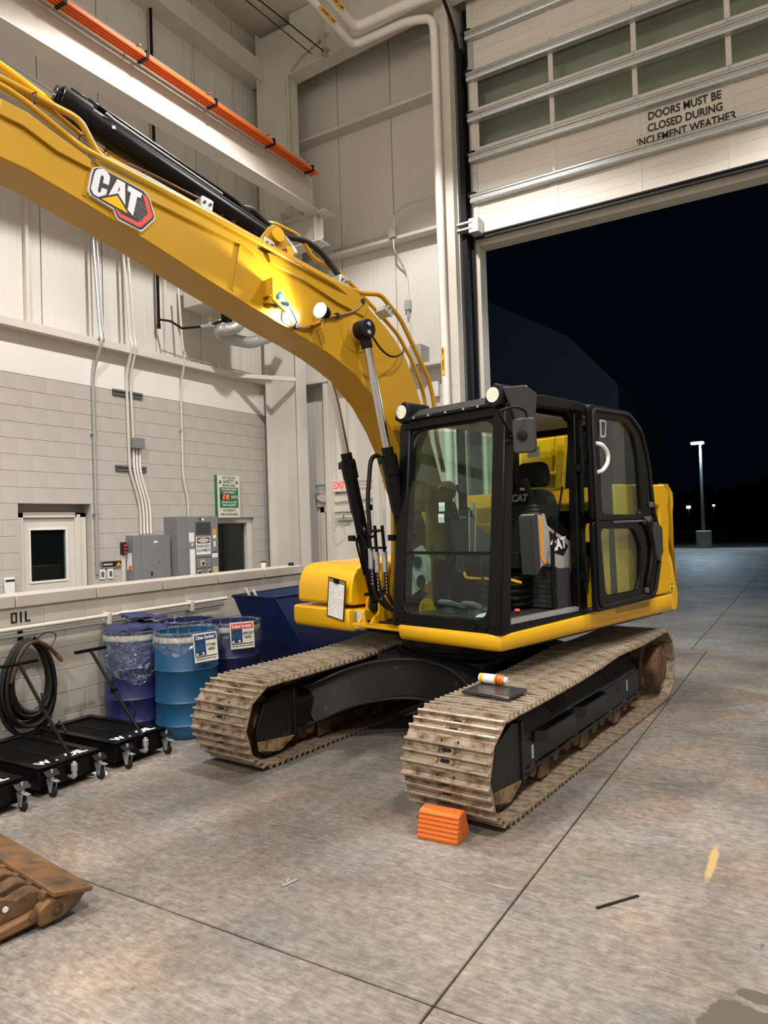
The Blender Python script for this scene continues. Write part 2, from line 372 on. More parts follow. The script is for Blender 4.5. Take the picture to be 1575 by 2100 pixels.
def copy_tree(o, parent=None):
    c = o.copy(); COL.objects.link(c)
    if parent is not None: c.parent = parent
    for ch in list(o.children): copy_tree(ch, c)
    return c
def text_mesh(txt, size, ext=0.0015, align='CENTER', bold=0.0, sx=1.0):
    cu = bpy.data.curves.new('t', 'FONT'); cu.body = txt; cu.size = size; cu.extrude = ext; cu.align_x = align; cu.align_y = 'CENTER'
    cu.offset = bold; cu.resolution_u = 3
    o = bpy.data.objects.new('t', cu); COL.objects.link(o)
    dg = bpy.context.evaluated_depsgraph_get()
    me = bpy.data.meshes.new_from_object(o.evaluated_get(dg)); bpy.data.objects.remove(o)
    if sx != 1.0:
        for v in me.vertices: v.co.x *= sx
    return me
def text(txt, size, m, parent, loc, rot, name='lettering', **k):
    me = text_mesh(txt, size, **k); me.name = name; me.materials.clear(); me.materials.append(m)
    o = bpy.data.objects.new(name, me); COL.objects.link(o)
    if parent is not None: o.parent = parent
    o.location = loc; o.rotation_euler = rot; return o
FX = (PI/2, 0, PI/2)      # text facing +X, reading along +Y
FY = (PI/2, 0, 0)         # text facing -Y, reading along +X

# ================================================================== SETTING
# ---- floor: cast slabs with dirty saw-cut joints
ZC = 10.9
fl = M(); fl.box(-8.6, 9.0, -9.0, 10.43, -0.25, -0.05); floor = struct(fl.build('floor', JOINT))
g = 0.005
XS = [-8.6, -5.3, -1.3, 2.7, 6.7, 9.0]; YS = [-9.0, -5.6, -1.6, 2.4, 6.38, 9.10, 10.43]
for i in range(len(XS)-1):
    for j in range(len(YS)-1):
        q = M(); gy1 = 0.016 if abs(YS[j+1]-9.10) < .01 else g; gy0 = 0.016 if abs(YS[j]-9.10) < .01 else g
        q.box(XS[i]+g, XS[i+1]-g, YS[j]+gy0, YS[j+1]-gy1, -0.06, 0.0)
        q.build('slab', FLOOR, floor, bevel=0.004, seg=1, smooth=0)
ap = M(); ap.box(-30, 40, 10.43, 43.0, -0.25, -0.05); apron = struct(ap.build('pavement', JOINT))
XA = [-30, -13.5, -9.5, -5.5, -1.50, 2.5, 6.5, 10.5, 14.5, 40]; YA = [10.44, 18.6, 26.8, 35.0, 43.0]
for i in range(len(XA)-1):
    for j in range(len(YA)-1):
        q = M(); q.box(XA[i]+.006, XA[i+1]-.006, YA[j]+.006, YA[j+1]-.006, -0.06, 0.0); q.build('slab', APRON, apron, smooth=0)
gr = M(); gr.box(-120, 120, 43.0, 200, -0.3, -0.02); struct(gr.build('ground', GRASS))

# ---- left wall: painted block below, metal liner panels above
wl = M()
wl.box(-8.95, -8.64, -9.0, 10.9, 0.813, 3.861)
wl.box(-8.95, -8.442, -9.0, 10.9, 0, 0.813)
wl.box(-8.64, -8.442, -9.0, 4.40, 0.813, 3.861)
wl.box(-8.95, -8.66, -9.0, 10.9, 3.861, ZC)
wall_left = struct(wl.build('wall_left', CMU))
C8, C16 = 0.2032, 0.4064
bcache = {}
def block_mesh(w, h, ax, depth, m, c=0.005):
    k = (round(w, 3), round(h, 3), ax, m.name)
    if k in bcache: return bcache[k]
    q = M(); F = [(-w/2, -h/2), (w/2, -h/2), (w/2, h/2), (-w/2, h/2)]; cw_ = 0.0008 if m is CMU else c; I = [(-w/2+cw_, -h/2+c), (w/2-cw_, -h/2+c), (w/2-cw_, h/2-c), (-w/2+cw_, h/2-c)]
    sgn = 1 if ax == '+x' else -1
    q.prism(F, -depth*sgn, -0.007*sgn, 'x'); q.f.pop(1); q.m.pop(1)
    n = len(q.v); A = [4, 5, 6, 7]; B = [q.pt((0, *p)) for p in I]
    for t in range(4): q.face((A[t], A[(t+1) % 4], B[(t+1) % 4], B[t]))
    q.face(B); bcache[k] = q.mesh('block', m, 0); return bcache[k]
def block_course(parent, X, y0, y1, z0, odd, m, holes, depth=0.195, h=C8, ax='+x', name='block', L=C16):
    spans = [(y0, y1)]
    for (a, b, za, zb) in holes:
        if z0+h*0.5 > za and z0+h*0.5 < zb:
            ns = []
            for s, e in spans:
                if b <= s or a >= e: ns.append((s, e)); continue
                if a > s: ns.append((s, a))
                if b < e: ns.append((b, e))
            spans = ns
    for s, e in spans:
        k = math.floor((s-y0)/L - (0.5 if odd else 0)) ; y = y0+(k+(0.5 if odd else 0))*L
        while y < e-1e-4:
            a = max(y, s); b = min(y+L, e)
            if b-a > 0.02:
                link(name, block_mesh(b-a, h, ax, depth, m), parent, loc=(X+(random.uniform(-.0012, .0012) if m is not CMU else 0), (a+b)/2, z0+h/2))
            y += L
DOOR3 = (5.21, 6.25, 0, 2.236); WIN1 = (8.42, 9.55, 0.9, 2.033)
for k in range(4, 19):
    block_course(wall_left, -8.436, 4.40, 10.50, k*C8, k % 2, CMU, [DOOR3, WIN1])
q = M(); q.box(-8.64, -8.432, -9, 10.5, 3.861, 4.47); q.build('wall_band', CMUW, wall_left, smooth=0)
def panel_mesh(w, h, name, groove=0.003, pitch=0.1, ax='x'):
    q = M(); pts = [(-w/2, -0.03), (-w/2, 0)]; n = int(w/pitch)
    for i in range(1, n):
        y = -w/2+i*w/n; pts += [(y-.006, 0), (y-.002, -groove), (y+.002, -groove), (y+.006, 0)]
    pts += [(w/2, 0), (w/2, -0.03)]
    if ax == 'x': q.prism([(p[1], p[0]) for p in pts], 0, h, 'z')
    else: q.prism([(p[0], -p[1]) for p in pts], 0, h, 'z')
    return q.mesh(name, WALLP, 0)
pm = panel_mesh(0.93, ZC-4.47, 'wall_panel')
y = 10.40-0.47
while y > -9:
    link('wall_panel', pm, wall_left, loc=(-8.56, y, 4.47)); y -= 0.945
# girts on the left wall
def girt(name, p0, p1, m=STL, bev=0.004):
    q = M(); q.box(min(p0[0], p1[0]), max(p0[0], p1[0]), min(p0[1], p1[1]), max(p0[1], p1[1]), min(p0[2], p1[2]), max(p0[2], p1[2]))
    return q.build(name, m, wall_left if p0[1] < 0 else wall_back, bevel=bev)
girt('wall_girt', (-8.56, -9, 4.395), (-8.28, 10.15, 4.50)); girt('wall_girt', (-8.56, -9, 7.25), (-8.30, 10.15, 7.31))
girt('wall_girt', (-8.56, -9, 9.88), (-8.22, 9.95, 10.25))
# slim sag rods / stiffener battens seen as bright vertical strips
for yy in (5.43, 7.70):
    q = M(); q.box(-8.56, -8.50, yy, yy+.045, 4.5, 7.25); q.build('wall_batten', STL, wall_left)

# ---- back wall with the big door
wb = M()
wb.box(-8.9, -4.46, 10.54, 10.60, 0, ZC); wb.box(2.2, 9.0, 10.54, 10.60, 0, ZC); wb.box(-4.46, 2.2, 10.54, 10.60, 9.9, ZC)
wall_back = struct(wb.build('wall_back', WALLP))
pb_ = panel_mesh(1.075, ZC, 'wall_panel', 0.0025, 0.09, 'y')
for k in range(1, 3):
    link('wall_panel', pb_, wall_back, loc=(-8.13+1.09*k+.545-.0, 10.5, 0))
link('wall_panel', pb_, wall_back, loc=(-8.13+.545, 10.5, 0)); link('wall_panel', pb_, wall_back, loc=(-8.13-.545, 10.5, 0))
for z in (4.39, 6.575, 8.78):
    girt('wall_girt', (-8.44, 10.26, z), (-4.80, 10.5, z+.055))
# right and front walls (behind the camera), ceiling
q = M(); q.box(9.0, 9.2, -9, 10.9, 0, ZC); struct(q.build('wall_right', WALLP))
q = M(); q.box(-8.9, 9.2, -9.2, -9.0, 0, ZC); struct(q.build('wall_front', WALLP))
q = M(); q.box(-8.9, 9.2, -9.2, 10.9, ZC, ZC+.15); ceiling = struct(q.build('ceiling', STL))
# ---- rigid frame at the back wall: column, rafter
q = M(); q.box(-8.27, -7.60, 9.895, 9.91, 0, 10.7); q.box(-8.285, -8.265, 9.77, 10.04, 0, 10.7); q.box(-7.60, -7.575, 9.77, 10.04, 0, 9.74)
for z in (5.42, 7.0): q.box(-8.27, -7.6, 9.78, 10.03, z, z+.012)
column = struct(q.build('steel_column', STL, bevel=0.003, seg=1))
q = M(); q.prism([(-7.575, 9.70), (-4.4, 9.86), (2.5, 10.15), (2.5, 10.17), (-4.4, 9.88), (-7.6, 9.72)], 9.75, 10.05, 'y')
q.prism([(-7.6, 9.71), (-4.4, 9.87), (2.5, 10.16), (2.5, ZC-.02), (-7.6, ZC-.02)], 9.893, 9.91, 'y')
for x in (-6.85, -6.35): q.box(x, x+.014, 9.78, 10.02, 9.78, ZC-.05)
rafter = q.build('steel_rafter', STL, wall_back, bevel=0.002, seg=1)
# flange braces from wall girt to column
q = M(); q.sweep_rect([(-8.30, 9.05, 4.44), (-7.62, 9.80, 4.40)], .07, .05, (0, 0, 1)); q.build('flange_brace', STL, wall_back)
q = M(); q.sweep_rect([(-8.30, 9.75, 4.40), (-8.30, 9.78, 4.40)], .05, .05, (1, 0, 0)); 
# door jamb column (white W section)
q = M(); q.box(-4.79, -4.55, 9.90, 9.92, 0, 9.95); q.box(-4.68, -4.66, 9.92, 10.4, 0, 9.95); q.box(-4.79, -4.55, 10.38, 10.4, 0, 9.95); q.box(-4.56, -4.55, 9.92, 10.38, 0, 9.95)
for z in (3.93, 8.72):
    q.cyl((-4.66, 9.90, z), (-4.66, 9.895, z), .012, n=8); q.cyl((-4.60, 9.90, z), (-4.60, 9.895, z), .012, n=8)
struct(q.build('door_column', STL, bevel=0.004))
# opening trim: jamb and header
q = M(); q.box(-4.50, -4.345, 10.36, 10.62, 0, 6.36); struct(q.build('trim_1', STL, bevel=0.004))
q = M(); q.box(-4.34, 2.1, 10.36, 10.62, 6.15, 6.36); q.box(-4.34, 2.1, 10.54, 10.62, 6.36, 9.95); struct(q.build('trim_2', STL, bevel=0.004))
q = M(); q.box(1.95, 2.2, 10.30, 10.62, 0, 6.36); struct(q.build('trim_3', STL, bevel=0.004))

# ---- the raised overhead door: sections, struts, panes, hinges
DX0, DX1 = -4.36, 1.75
dm = M(); dm.box(DX0, DX1, 10.22, 10.26, 6.215, 6.27)
overhead = struct(dm.build('door_1', RUB))
ZB = [6.27, 6.90, 7.545, 8.165, 8.81, 9.46, 10.1]
stiles = [-4.30, -3.07, -1.90, -0.73, 0.44, 1.66]
for i in range(6):
    z0, z1 = ZB[i]+.004, ZB[i+1]-.004
    if i in (2, 3):
        q = M(); q.box(DX0, DX1, 10.22, 10.265, z0, z0+.085); q.box(DX0, DX1, 10.22, 10.265, z1-.07, z1)
        for x in stiles: q.box(x-.035, x+.035, 10.215, 10.265, z0+.085, z1-.07)
        q.box(DX0, DX0+.13, 10.22, 10.265, z0+.085, z1-.07)
        sec = q.build('door_section', DOORP, overhead, bevel=0.003)
        for a, b in zip(stiles[:-1], stiles[1:]):
            p = M(); p.box(a+.035, b-.035, 10.24, 10.246, z0+.085, z1-.07); p.build('window_pane', GLD, sec, smooth=0)
    else:
        q = M(); zz = z0
        n = 4
        for k in range(n):
            h = (z1-z0)/n; q.box(DX0, DX1, 10.22, 10.27, z0+k*h+(.0025 if k else 0), z0+(k+1)*h)
        q.box(DX0, DX1, 10.225, 10.265, z0, z1)
        sec = q.build('door_section', DOORP, overhead, smooth=0)
        for x in stiles[1:-1]:
            p = M(); p.box(x-.045, x+.045, 10.214, 10.22, z0, z1); p.build('section_stile', DOORP, sec, smooth=0)
    # end cap plate, hinges, roller at the left edge
    p = M(); p.box(DX0-.01, DX0+.085, 10.205, 10.22, z0+.01, z1-.03); p.build('end_stile', ZINC if i in (1, 4) else DOORP, sec, bevel=.002)
    for x in stiles[1:-1]:
        p = M(); p.prism([(x-.03, z1-.01), (x+.03, z1-.01), (x, z1+.10)], 10.195, 10.212, 'y'); p.cyl((x-.035, 10.195, z1-.005), (x+.035, 10.195, z1-.005), .013, n=8); p.build('hinge', ZINC, sec)
    p = M(); p.box(DX0-.06, DX0+.07, 10.15, 10.21, z1-.05, z1+.03); p.cyl((DX0-.10, 10.18, z1), (DX0-.02, 10.18, z1), .02, n=10); p.cyl((DX0-.02, 10.14, z1+.02), (DX0-.02, 10.21, z1+.02), .012, n=8); p.cyl((DX0+.04, 10.14, z1+.02), (DX0+.04, 10.21, z1+.02), .012, n=8); p.build('roller_bracket', BLKM, sec)
    # horizontal stiffening strut
    if i < 6:
        p = M(); zt = z1
        p.prism([(10.215, zt-.155), (10.13, zt-.145), (10.12, zt-.125), (10.12, zt-.095), (10.14, zt-.085), (10.14, zt-.06), (10.12, zt-.05), (10.12, zt-.02), (10.135, zt-.005), (10.215, zt)], DX0-.02, DX1, 'x')
        p.build('strut', ZINC, sec, bevel=.004, smooth=50)
p = M(); p.box(DX0, DX1, 10.20, 10.222, 6.262, 6.285); p.build('bottom_rail', BLKM, overhead)
for txt, zc in (('DOORS MUST BE', 7.285), ('CLOSED DURING', 7.125), ('INCLEMENT WEATHER', 6.965)):
    text(txt, .150, INK, overhead, (-1.29, 10.2125, zc), FY, bold=.003, ext=.001, sx=.80)
p = M()
for k in range(2): p.box(-4.60, -4.30, 9.98+.0, 10.2, 6.30+k*.09, 6.335+k*.09)
p.box(-4.36, -4.20, 9.99, 10.2, 6.24, 6.46); p.cyl((-4.58, 10.0, 6.28), (-4.58, 10.0, 6.46), .02, n=8)
p.build('bottom_bracket', ZINC, overhead, bevel=.004)
# vertical track and angle
q = M(); q.box(-4.52, -4.47, 10.12, 10.30, 0, 9.2); q.box(-4.47, -4.40, 10.28, 10.30, 0, 9.9); q.box(-4.46, -4.44, 10.10, 10.2, 0, 9.2)
t = q.build('door_track', BLKM, overhead)
q = M(); q.box(-4.545, -4.525, 10.02, 10.14, 0, 9.3); q.build('track_angle', ZINC, overhead)
q = M(); q.tube([(-4.48, 10.13, 9.1), (-4.5, 10.0, 9.5), (-4.5, 9.5, 9.85), (-4.5, 8.4, 10.0)], .03, n=6, fil=.3); q.build('curved_track', BLKM, overhead)
q = M(); q.tube([(-4.36, 10.16, 8.9), (-4.36, 10.16, 6.4)], .006, n=6); q.build('lift_cable', STEEL, overhead)

# ---- exit door in the back wall (door_2)
q = M(); f = 10.46
q.box(-7.62, -7.52, f-.06, 10.56, 0, 2.19); q.box(-6.60, -6.50, f-.06, 10.56, 0, 2.19); q.box(-7.62, -6.50, f-.06, 10.56, 2.08, 2.19)
q.box(-7.72, -6.40, f-.01, 10.56, 2.19, 2.40)
ed = struct(q.build('door_2', STL, bevel=.006))
q = M(); q.box(-7.52, -6.60, 10.44, 10.49, 0.01, 2.08); dl = q.build('door_leaf', STL, ed, bevel=.004)
q = M(); q.frame([(-7.45, .3), (-6.67, .3), (-6.67, 1.99), (-7.45, 1.99)], [(-7.44, .31), (-6.68, .31), (-6.68, 1.98), (-7.44, 1.98)], 10.432, 10.44, 'y'); q.build('door_moulding', STL, dl)
q = M(); q.box(-7.25, -6.93, 10.38, 10.43, 1.93, 1.99); q.sweep_rect([(-7.1, 10.37, 2.0), (-6.95, 10.2, 2.03), (-7.12, 10.1, 2.05)], .02, .02, (0, 0, 1)); q.build('door_closer', LGREY, ed, bevel=.003)
# post beside the door, cable tray arm
q = M(); q.box(-7.40, -7.30, 10.28, 10.48, 0, 4.39); q.box(-6.42, -6.30, 10.28, 10.48, 0, 4.39); q.build('door_post', STL, wall_back, bevel=.004)

# ---- personnel door in the left wall (door_3)
q = M(); X = -8.56
q.box(X-.08, X+.03, 5.235, 5.335, 0, 2.13); q.box(X-.08, X+.03, 6.07, 6.235, 0, 2.13); q.box(X-.08, X+.03, 5.235, 6.235, 2.06, 2.13); q.box(X-.08, X+.045, 6.09, 6.14, 0, 2.10)
d3 = struct(q.build('door_3', STL, bevel=.004))
q = M(); q.frame([(5.335, .02), (6.07, .02), (6.07, 2.06), (5.335, 2.06)], [(5.445, 1.245), (5.945, 1.245), (5.945, 1.90), (5.445, 1.90)], X-.05, X-.005, 'x'); dl3 = q.build('door_leaf', STL, d3, smooth=0)
q = M(); q.frame([(5.42, 1.22), (5.97, 1.22), (5.97, 1.925), (5.42, 1.925)], [(5.445, 1.245), (5.945, 1.245), (5.945, 1.90), (5.445, 1.90)], X-.01, X+.006, 'x'); q.build('glazing_bead', WHT, dl3)
q = M(); q.box(X-.03, X-.022, 5.445, 5.945, 1.245, 1.90); q.build('window_pane', GLW, dl3, smooth=0)
q = M(); q.box(X-.075, X-.06, 5.3, 6.1, .1, 2.1); q.build('dark_backing', UNLIT, d3, smooth=0)  # dark sheet standing in for the unlit room behind the door glass
# ---- office window in the left wall (window_1)
q = M(); X = -8.52
q.frame([(8.42, .90), (9.55, .90), (9.55, 2.032), (8.42, 2.032)], [(8.50, .98), (9.43, .98), (9.43, 1.94), (8.50, 1.94)], X-.10, X+.02, 'x')
w1 = struct(q.build('window_1', STL, bevel=.004))
q = M(); q.box(X-.06, X-.052, 8.50, 9.43, .98, 1.94); q.build('window_pane', GLW, w1, smooth=0)
q = M(); q.box(X-.11, X-.10, 8.45, 9.5, .9, 2.0); q.build('dark_backing', UNLIT, w1, smooth=0)  # dark sheet in place of the unlit office behind the pane

# ---- low block wall
lw = M(); lw.box(-6.10, -5.853, -9, 7.54, 0, 1.219)
wall_low = struct(lw.build('wall_low', CREAM, smooth=0))
for k in range(6): block_course(wall_low, -5.845, 1.6, 7.55, k*C8, k % 2, CREAM, [], depth=0.06, name='block')
cap_len = 0.80; y = 7.56
me = None
while y > -1.0:
    q = M(); q.box(-6.13, -5.825, y-cap_len+.004, y-.004, 1.219, 1.325); q.build('cap_block', CREAM, wall_low, bevel=.008); y -= cap_len
# outside: gabled building, lamp post, trees
bl = M(); bl.prism([(-40, 0), (-13.4, 0), (-13.4, 12.8), (-17.4, 17.4), (-26, 22.6), (-40, 14)], 60, 80, 'y')
tag(bl.build('gabled_building', BLDG, smooth=0), 'dark gabled building looming in the night beyond the open door', 'building')
LP = empty('street_lamp', (-5.25, 42.7, 0), 0, 'tall pole lamp with lit white head on a round concrete base outside', 'street lamp')
q = M(); q.lathe([(.40, -.05), (.40, .93), (.36, .96), (0, .96)], n=20); q.build('concrete_base', CONC, LP)
q = M(); q.cyl((0, 0, .96), (0, 0, 5.75), .10, .07, n=10); q.build('pole', GREYD, LP)
q = M(); q.cbox((-.12, -.1, 5.83), (.75, .35, .12)); hd = q.build('lamp_head', GREYP, LP, bevel=.02)
q = M(); q.cbox((-.12, -.15, 5.76), (.62, .34, .05)); q.cbox((-.12, -.285, 5.80), (.5, .02, .09)); q.build('lens', STREET, hd)
spot('street_light', (-5.37, 42.4, 5.6), 1500, 150, .5, .2, (0.62, 0.82, 1.0), aim=(-5.37, 41.0, 0))
L = bpy.data.lights.new('yard_fill', 'POINT'); L.energy = 700; L.color = (0.55, 0.75, 1.0); L.shadow_soft_size = .3  # unseen fill lamp added to brighten the yard, no fixture modelled
o = bpy.data.objects.new('yard_fill', L); COL.objects.link(o); o.location = (4, 24, 8)
L = bpy.data.lights.new('building_fill', 'POINT'); L.energy = 160; L.color = (0.6, 0.8, 1.0); L.shadow_soft_size = .3  # unseen fill lamp added so the building stands out from the sky
o = bpy.data.objects.new('building_fill', L); COL.objects.link(o); o.location = (-14, 42, 9)
for nm, p, s, lab in (('far_lamp', (-12.6, 90, 2.8), .22, 'brighter far off lamp glimmering between excavator and pole lamp'), ('far_lamp', (-9.9, 90, 2.9), .12, 'faint far off lamp glimmering beyond the pole lamp')):
    e = empty(nm, (p[0], p[1], 0), 0, lab, 'lamp', 'far off lamps in the night')
    q = M(); q.cyl((0, .2, -.1), (0, .2, p[2]), .06, n=8); q.build('post', GREYD, e)
    q = M(); q.cbox((0, 0, p[2]), (s*2, .2, s*1.4)); q.build('lamp_head', FARL, e, bevel=.03)
tr = M(); random.seed(3)
for i in range(40):
    x = -60+i*3.2; h = 5+random.random()*4; r = 2.2+random.random()*1.5
    tr.lathe([(.3, 0), (r, h*.3), (r*.9, h*.6), (r*.4, h*.9), (0, h)], (x, 120+random.random()*8, -.2), n=7)
tl = tr.build('treeline', TREE); tag(tl, 'dark tree line far across the yard, lost in the night', 'trees', kind='stuff')

# ================================================================== WALL FIXTURES
def conduit(label, pts, r=.013, fil=.09, name='conduit', m=STL, group=None, cat='conduit', straps=()):
    q = M(); q.tube(pts, r, n=8, fil=fil); o = q.build(name, m)
    tag(o, label, cat, group or ('conduits on the left wall' if pts[0][0] < -8 else 'conduits on the back wall'))
    for p, d in straps:
        s = M(); s.cbox(p, d); s.build('strap', ZINC, o)
    return o
XW = -8.41
GZ = 'galvanised'
conduit('slim conduit running down the block wall just beside the recessed door',
        [(-8.50, 6.36, 7.2), (-8.30, 6.36, 4.62), (-8.25, 6.35, 4.45), (XW, 6.31, 4.02), (XW, 6.31, 1.28)], .022, .15, m=ZINC,
        straps=[((-8.27, 6.355, 4.5), (.03, .10, .03)), ((XW, 6.31, 3.2), (.04, .09, .02)), ((XW, 6.31, 2.1), (.04, .09, .02))])
conduit('thin conduit ending on the girt above the recessed door side', [(-8.50, 6.43, 7.2), (-8.32, 6.43, 4.62)], .012, .05, m=ZINC)
conduit('long conduit passing behind the small grey junction box to the breaker panel', [(-8.50, 6.86, 7.2), (-8.30, 6.86, 4.62), (-8.25, 6.86, 4.5), (XW, 6.87, 4.1), (XW, 6.89, 2.72), (XW, 6.97, 2.5), (XW, 7.06, 2.2), (XW, 7.06, 1.8)], .020, .15)
conduit('conduit dropping into the top of the small grey junction box', [(-8.50, 6.94, 7.2), (-8.30, 6.94, 4.62), (-8.25, 6.93, 4.5), (XW, 6.94, 4.1), (XW, 6.965, 3.2)], .020, .15)
for i, (y0, y1) in enumerate(((6.965, 7.12), (7.02, 7.18), (7.075, 7.24))):
    conduit(('first', 'second', 'third')[i]+' white conduit counted from the recessed door below the junction box',
            [(XW, y0, 3.06), (XW, y0, 2.72), (XW, y0+.07, 2.5), (XW, y1, 2.2), (XW, y1, 1.80)], .018, .2, m=PVC)
conduit('single bent conduit running down to the tall ventilated panel', [(-8.30, 7.80, 5.6), (-8.28, 7.84, 4.7), (-8.27, 7.86, 4.42), (XW, 7.90, 4.1), (XW, 7.90, 2.66), (XW, 7.99, 2.3), (XW, 7.99, 2.06)], .018, .15,
        straps=[((XW, 7.90, 3.4), (.03, .07, .02))])
for z, y0, y1, lab in ((3.835, 6.64, 7.16, 'upper slotted channel rail clamping the conduits near the paint line'), (2.755, 6.66, 7.20, 'lower slotted channel rail clamping the conduits below the junction box')):
    q = M(); q.box(-8.436, -8.432+.004, y0, y1, z-.04, z+.04); q.box(-8.436, -8.41, y0, y1, z+.028, z+.04); q.box(-8.436, -8.41, y0, y1, z-.04, z-.028); q.box(-8.42, -8.41, y0, y1, z+.01, z+.028); q.box(-8.42, -8.41, y0, y1, z-.028, z-.01)
    tag(q.build('channel_rail', GREYD), lab, 'bracket', 'channel rails on the block wall')
jb = M(); jb.box(-8.436, -8.33, 6.90, 7.11, 3.05, 3.20); tag(jb.build('junction_box', GREYP, bevel=.004), 'small square grey junction box on the block wall', 'junction box')
# horizontal conduit lying along the girt
conduit('thin conduit lying along the top of the girt near the heater', [(-8.27, 7.4, 4.55), (-8.27, 7.75, 4.52), (-8.27, 10.1, 4.52)], .012, .05, m=ZINC, straps=[((-8.27, 8.6, 4.52), (.03, .03, .05))])
# breaker panel
bp = empty('breaker_panel', (-8.436, 7.13, 0), 0, 'grey breaker panel with hinged inner door on the block wall', 'electrical panel')
q = M(); q.box(0, .17, -.32, .22, .55, 1.79); q.build('enclosure', GREYP, bp, bevel=.005)
q = M(); q.box(.17, .185, -.19, .33, .55, 1.78); fr_ = q.build('front_cover', GREYP, bp, bevel=.003)
q = M(); q.box(.185, .192, -.06, .20, .62, 1.63); dr_ = q.build('door', GREYP, bp, bevel=.002)
q = M(); q.box(.192, .20, -.045, -.02, 1.20, 1.26); q.build('latch', INK, dr_); q = M(); q.cyl((.192, .11, 1.38), (.20, .11, 1.38), .006, n=8); q.build('lock', INK, dr_)
q = M(); q.box(.185, .188, .02, .095, 1.67, 1.70); q.build('name_plate', WHT, fr_)
q = M(); q.box(.02, .12, -.3235, -.32, 1.30, 1.54); q.build('tag_label', WHT, bp); q = M(); q.box(.05, .12, -.3245, -.3235, 1.30, 1.36); q.build('orange_label', ORANGE, bp)
q = M()
for y in (-.06, 0, .055, .11): q.cyl((.03, y+.05, 1.79), (.03, y+.05, 1.815), .026, n=12)
q.build('conduit_hub', ZINC, bp)
# ventilated switchboard
sb = empty('switchboard', (-8.436, 8.0, 0), 0, 'tall grey switchboard with louvred vent and breakers beside office window', 'electrical panel')
q = M(); q.box(0, .30, -.49, .33, .30, 2.05); q.build('enclosure', GREYP, sb, bevel=.004)
q = M(); q.box(.30, .315, -.31, -.155, .35, 2.04); q.box(.30, .315, .155+.03, .33, .35, 2.04); q.build('side_cover', GREYP, sb, bevel=.003)
q = M(); q.box(.30, .312, -.15, .18, 1.42, 2.04); q.build('centre_cover', GREYP, sb, bevel=.003)
q = M()
for k in range(9): q.box(.312, .318, -.14, .17, 1.77+k*.022, 1.777+k*.022)
for k in range(9): q.box(.312, .320, -.135+k*.037, -.128+k*.037, 1.765, 1.96)
q.build('vent_grille', GREYD, sb); q = M(); q.box(.312, .314, -.14, .17, 1.765, 1.96); q.build('vent_back', INK, sb)
for (y0, y1, z0, z1) in ((-.13, .17, 1.25, 1.40), (-.13, .17, 1.13, 1.24), (-.13, .17, 1.01, 1.12), (-.13, .17, .89, 1.0)):
    q = M(); q.box(.30, .318, y0, y1, z0, z1); q.build('breaker_cover', GREYP, sb, bevel=.003)
for (y, z) in ((-.02, 1.325), (-.10, 1.185), (.12, 1.185), (-.10, 1.065), (.12, 1.065)):
    w = .05 if z > 1.3 else .035
    q = M(); q.box(.318, .326, y-w, y+w, z-w, z+w); bk = q.build('breaker', TAN, sb, bevel=.002)
    q = M(); q.box(.326, .34, y-.018, y+.018, z-.02, z+.015); q.build('toggle', INK, bk)
for (y0, y1, z0, z1, m) in ((-.285, -.18, 1.66, 1.80, PAPER), (-.24, -.205, 1.60, 1.64, WHT), (-.275, -.175, 1.08, 1.55, PAPER), (-.275, -.175, 1.0, 1.07, RED), (.215, .285, 1.75, 1.85, ORG), (.215, .285, 1.70, 1.75, WHT), (.23, .27, 1.57, 1.66, WHT), (.19, .31, 1.47, 1.49, NAVY), (.19, .31, 1.40, 1.47, WHT), (.20, .31, .95, 1.26, TAN), (-.06, -.03, 1.985, 2.03, NAVY), (-.02, .03, 1.985, 2.02, WHT)):
    q = M(); q.box(.315, .3175, y0, y1, z0, z1); q.build('sticker', m, sb, smooth=0)
q = M(); q.box(.312, .3155, -.14, .16, 1.46, 1.73); ds = q.build('warning_sign', PAPER, sb, smooth=0)
q = M(); q.prism(roundpoly([(-.125, 1.63), (.145, 1.63), (.145, 1.72), (-.125, 1.72)], .03), .3155, .3165, 'x'); q.build('sign_band', INK, ds)
q = M(); q.prism([(.01+.12*math.cos(k*PI/12), 1.675+.034*math.sin(k*PI/12)) for k in range(24)], .3165, .3172, 'x'); q.build('sign_oval', SIGNW, ds)
text('DANGER', .05, RED, ds, (.3176, .01, 1.675), FX, ext=.0004); text('ENERGIZED', .062, INK, ds, (.3162, .01, 1.585), FX, ext=.0004, bold=.001, sx=.85); text('EQUIPMENT', .062, INK, ds, (.3162, .01, 1.52), FX, ext=.0004, bold=.001, sx=.85)
q = M(); q.box(.02, .16, -.53, -.495, .85, 1.30); q.build('side_trunk', GREYD, sb)
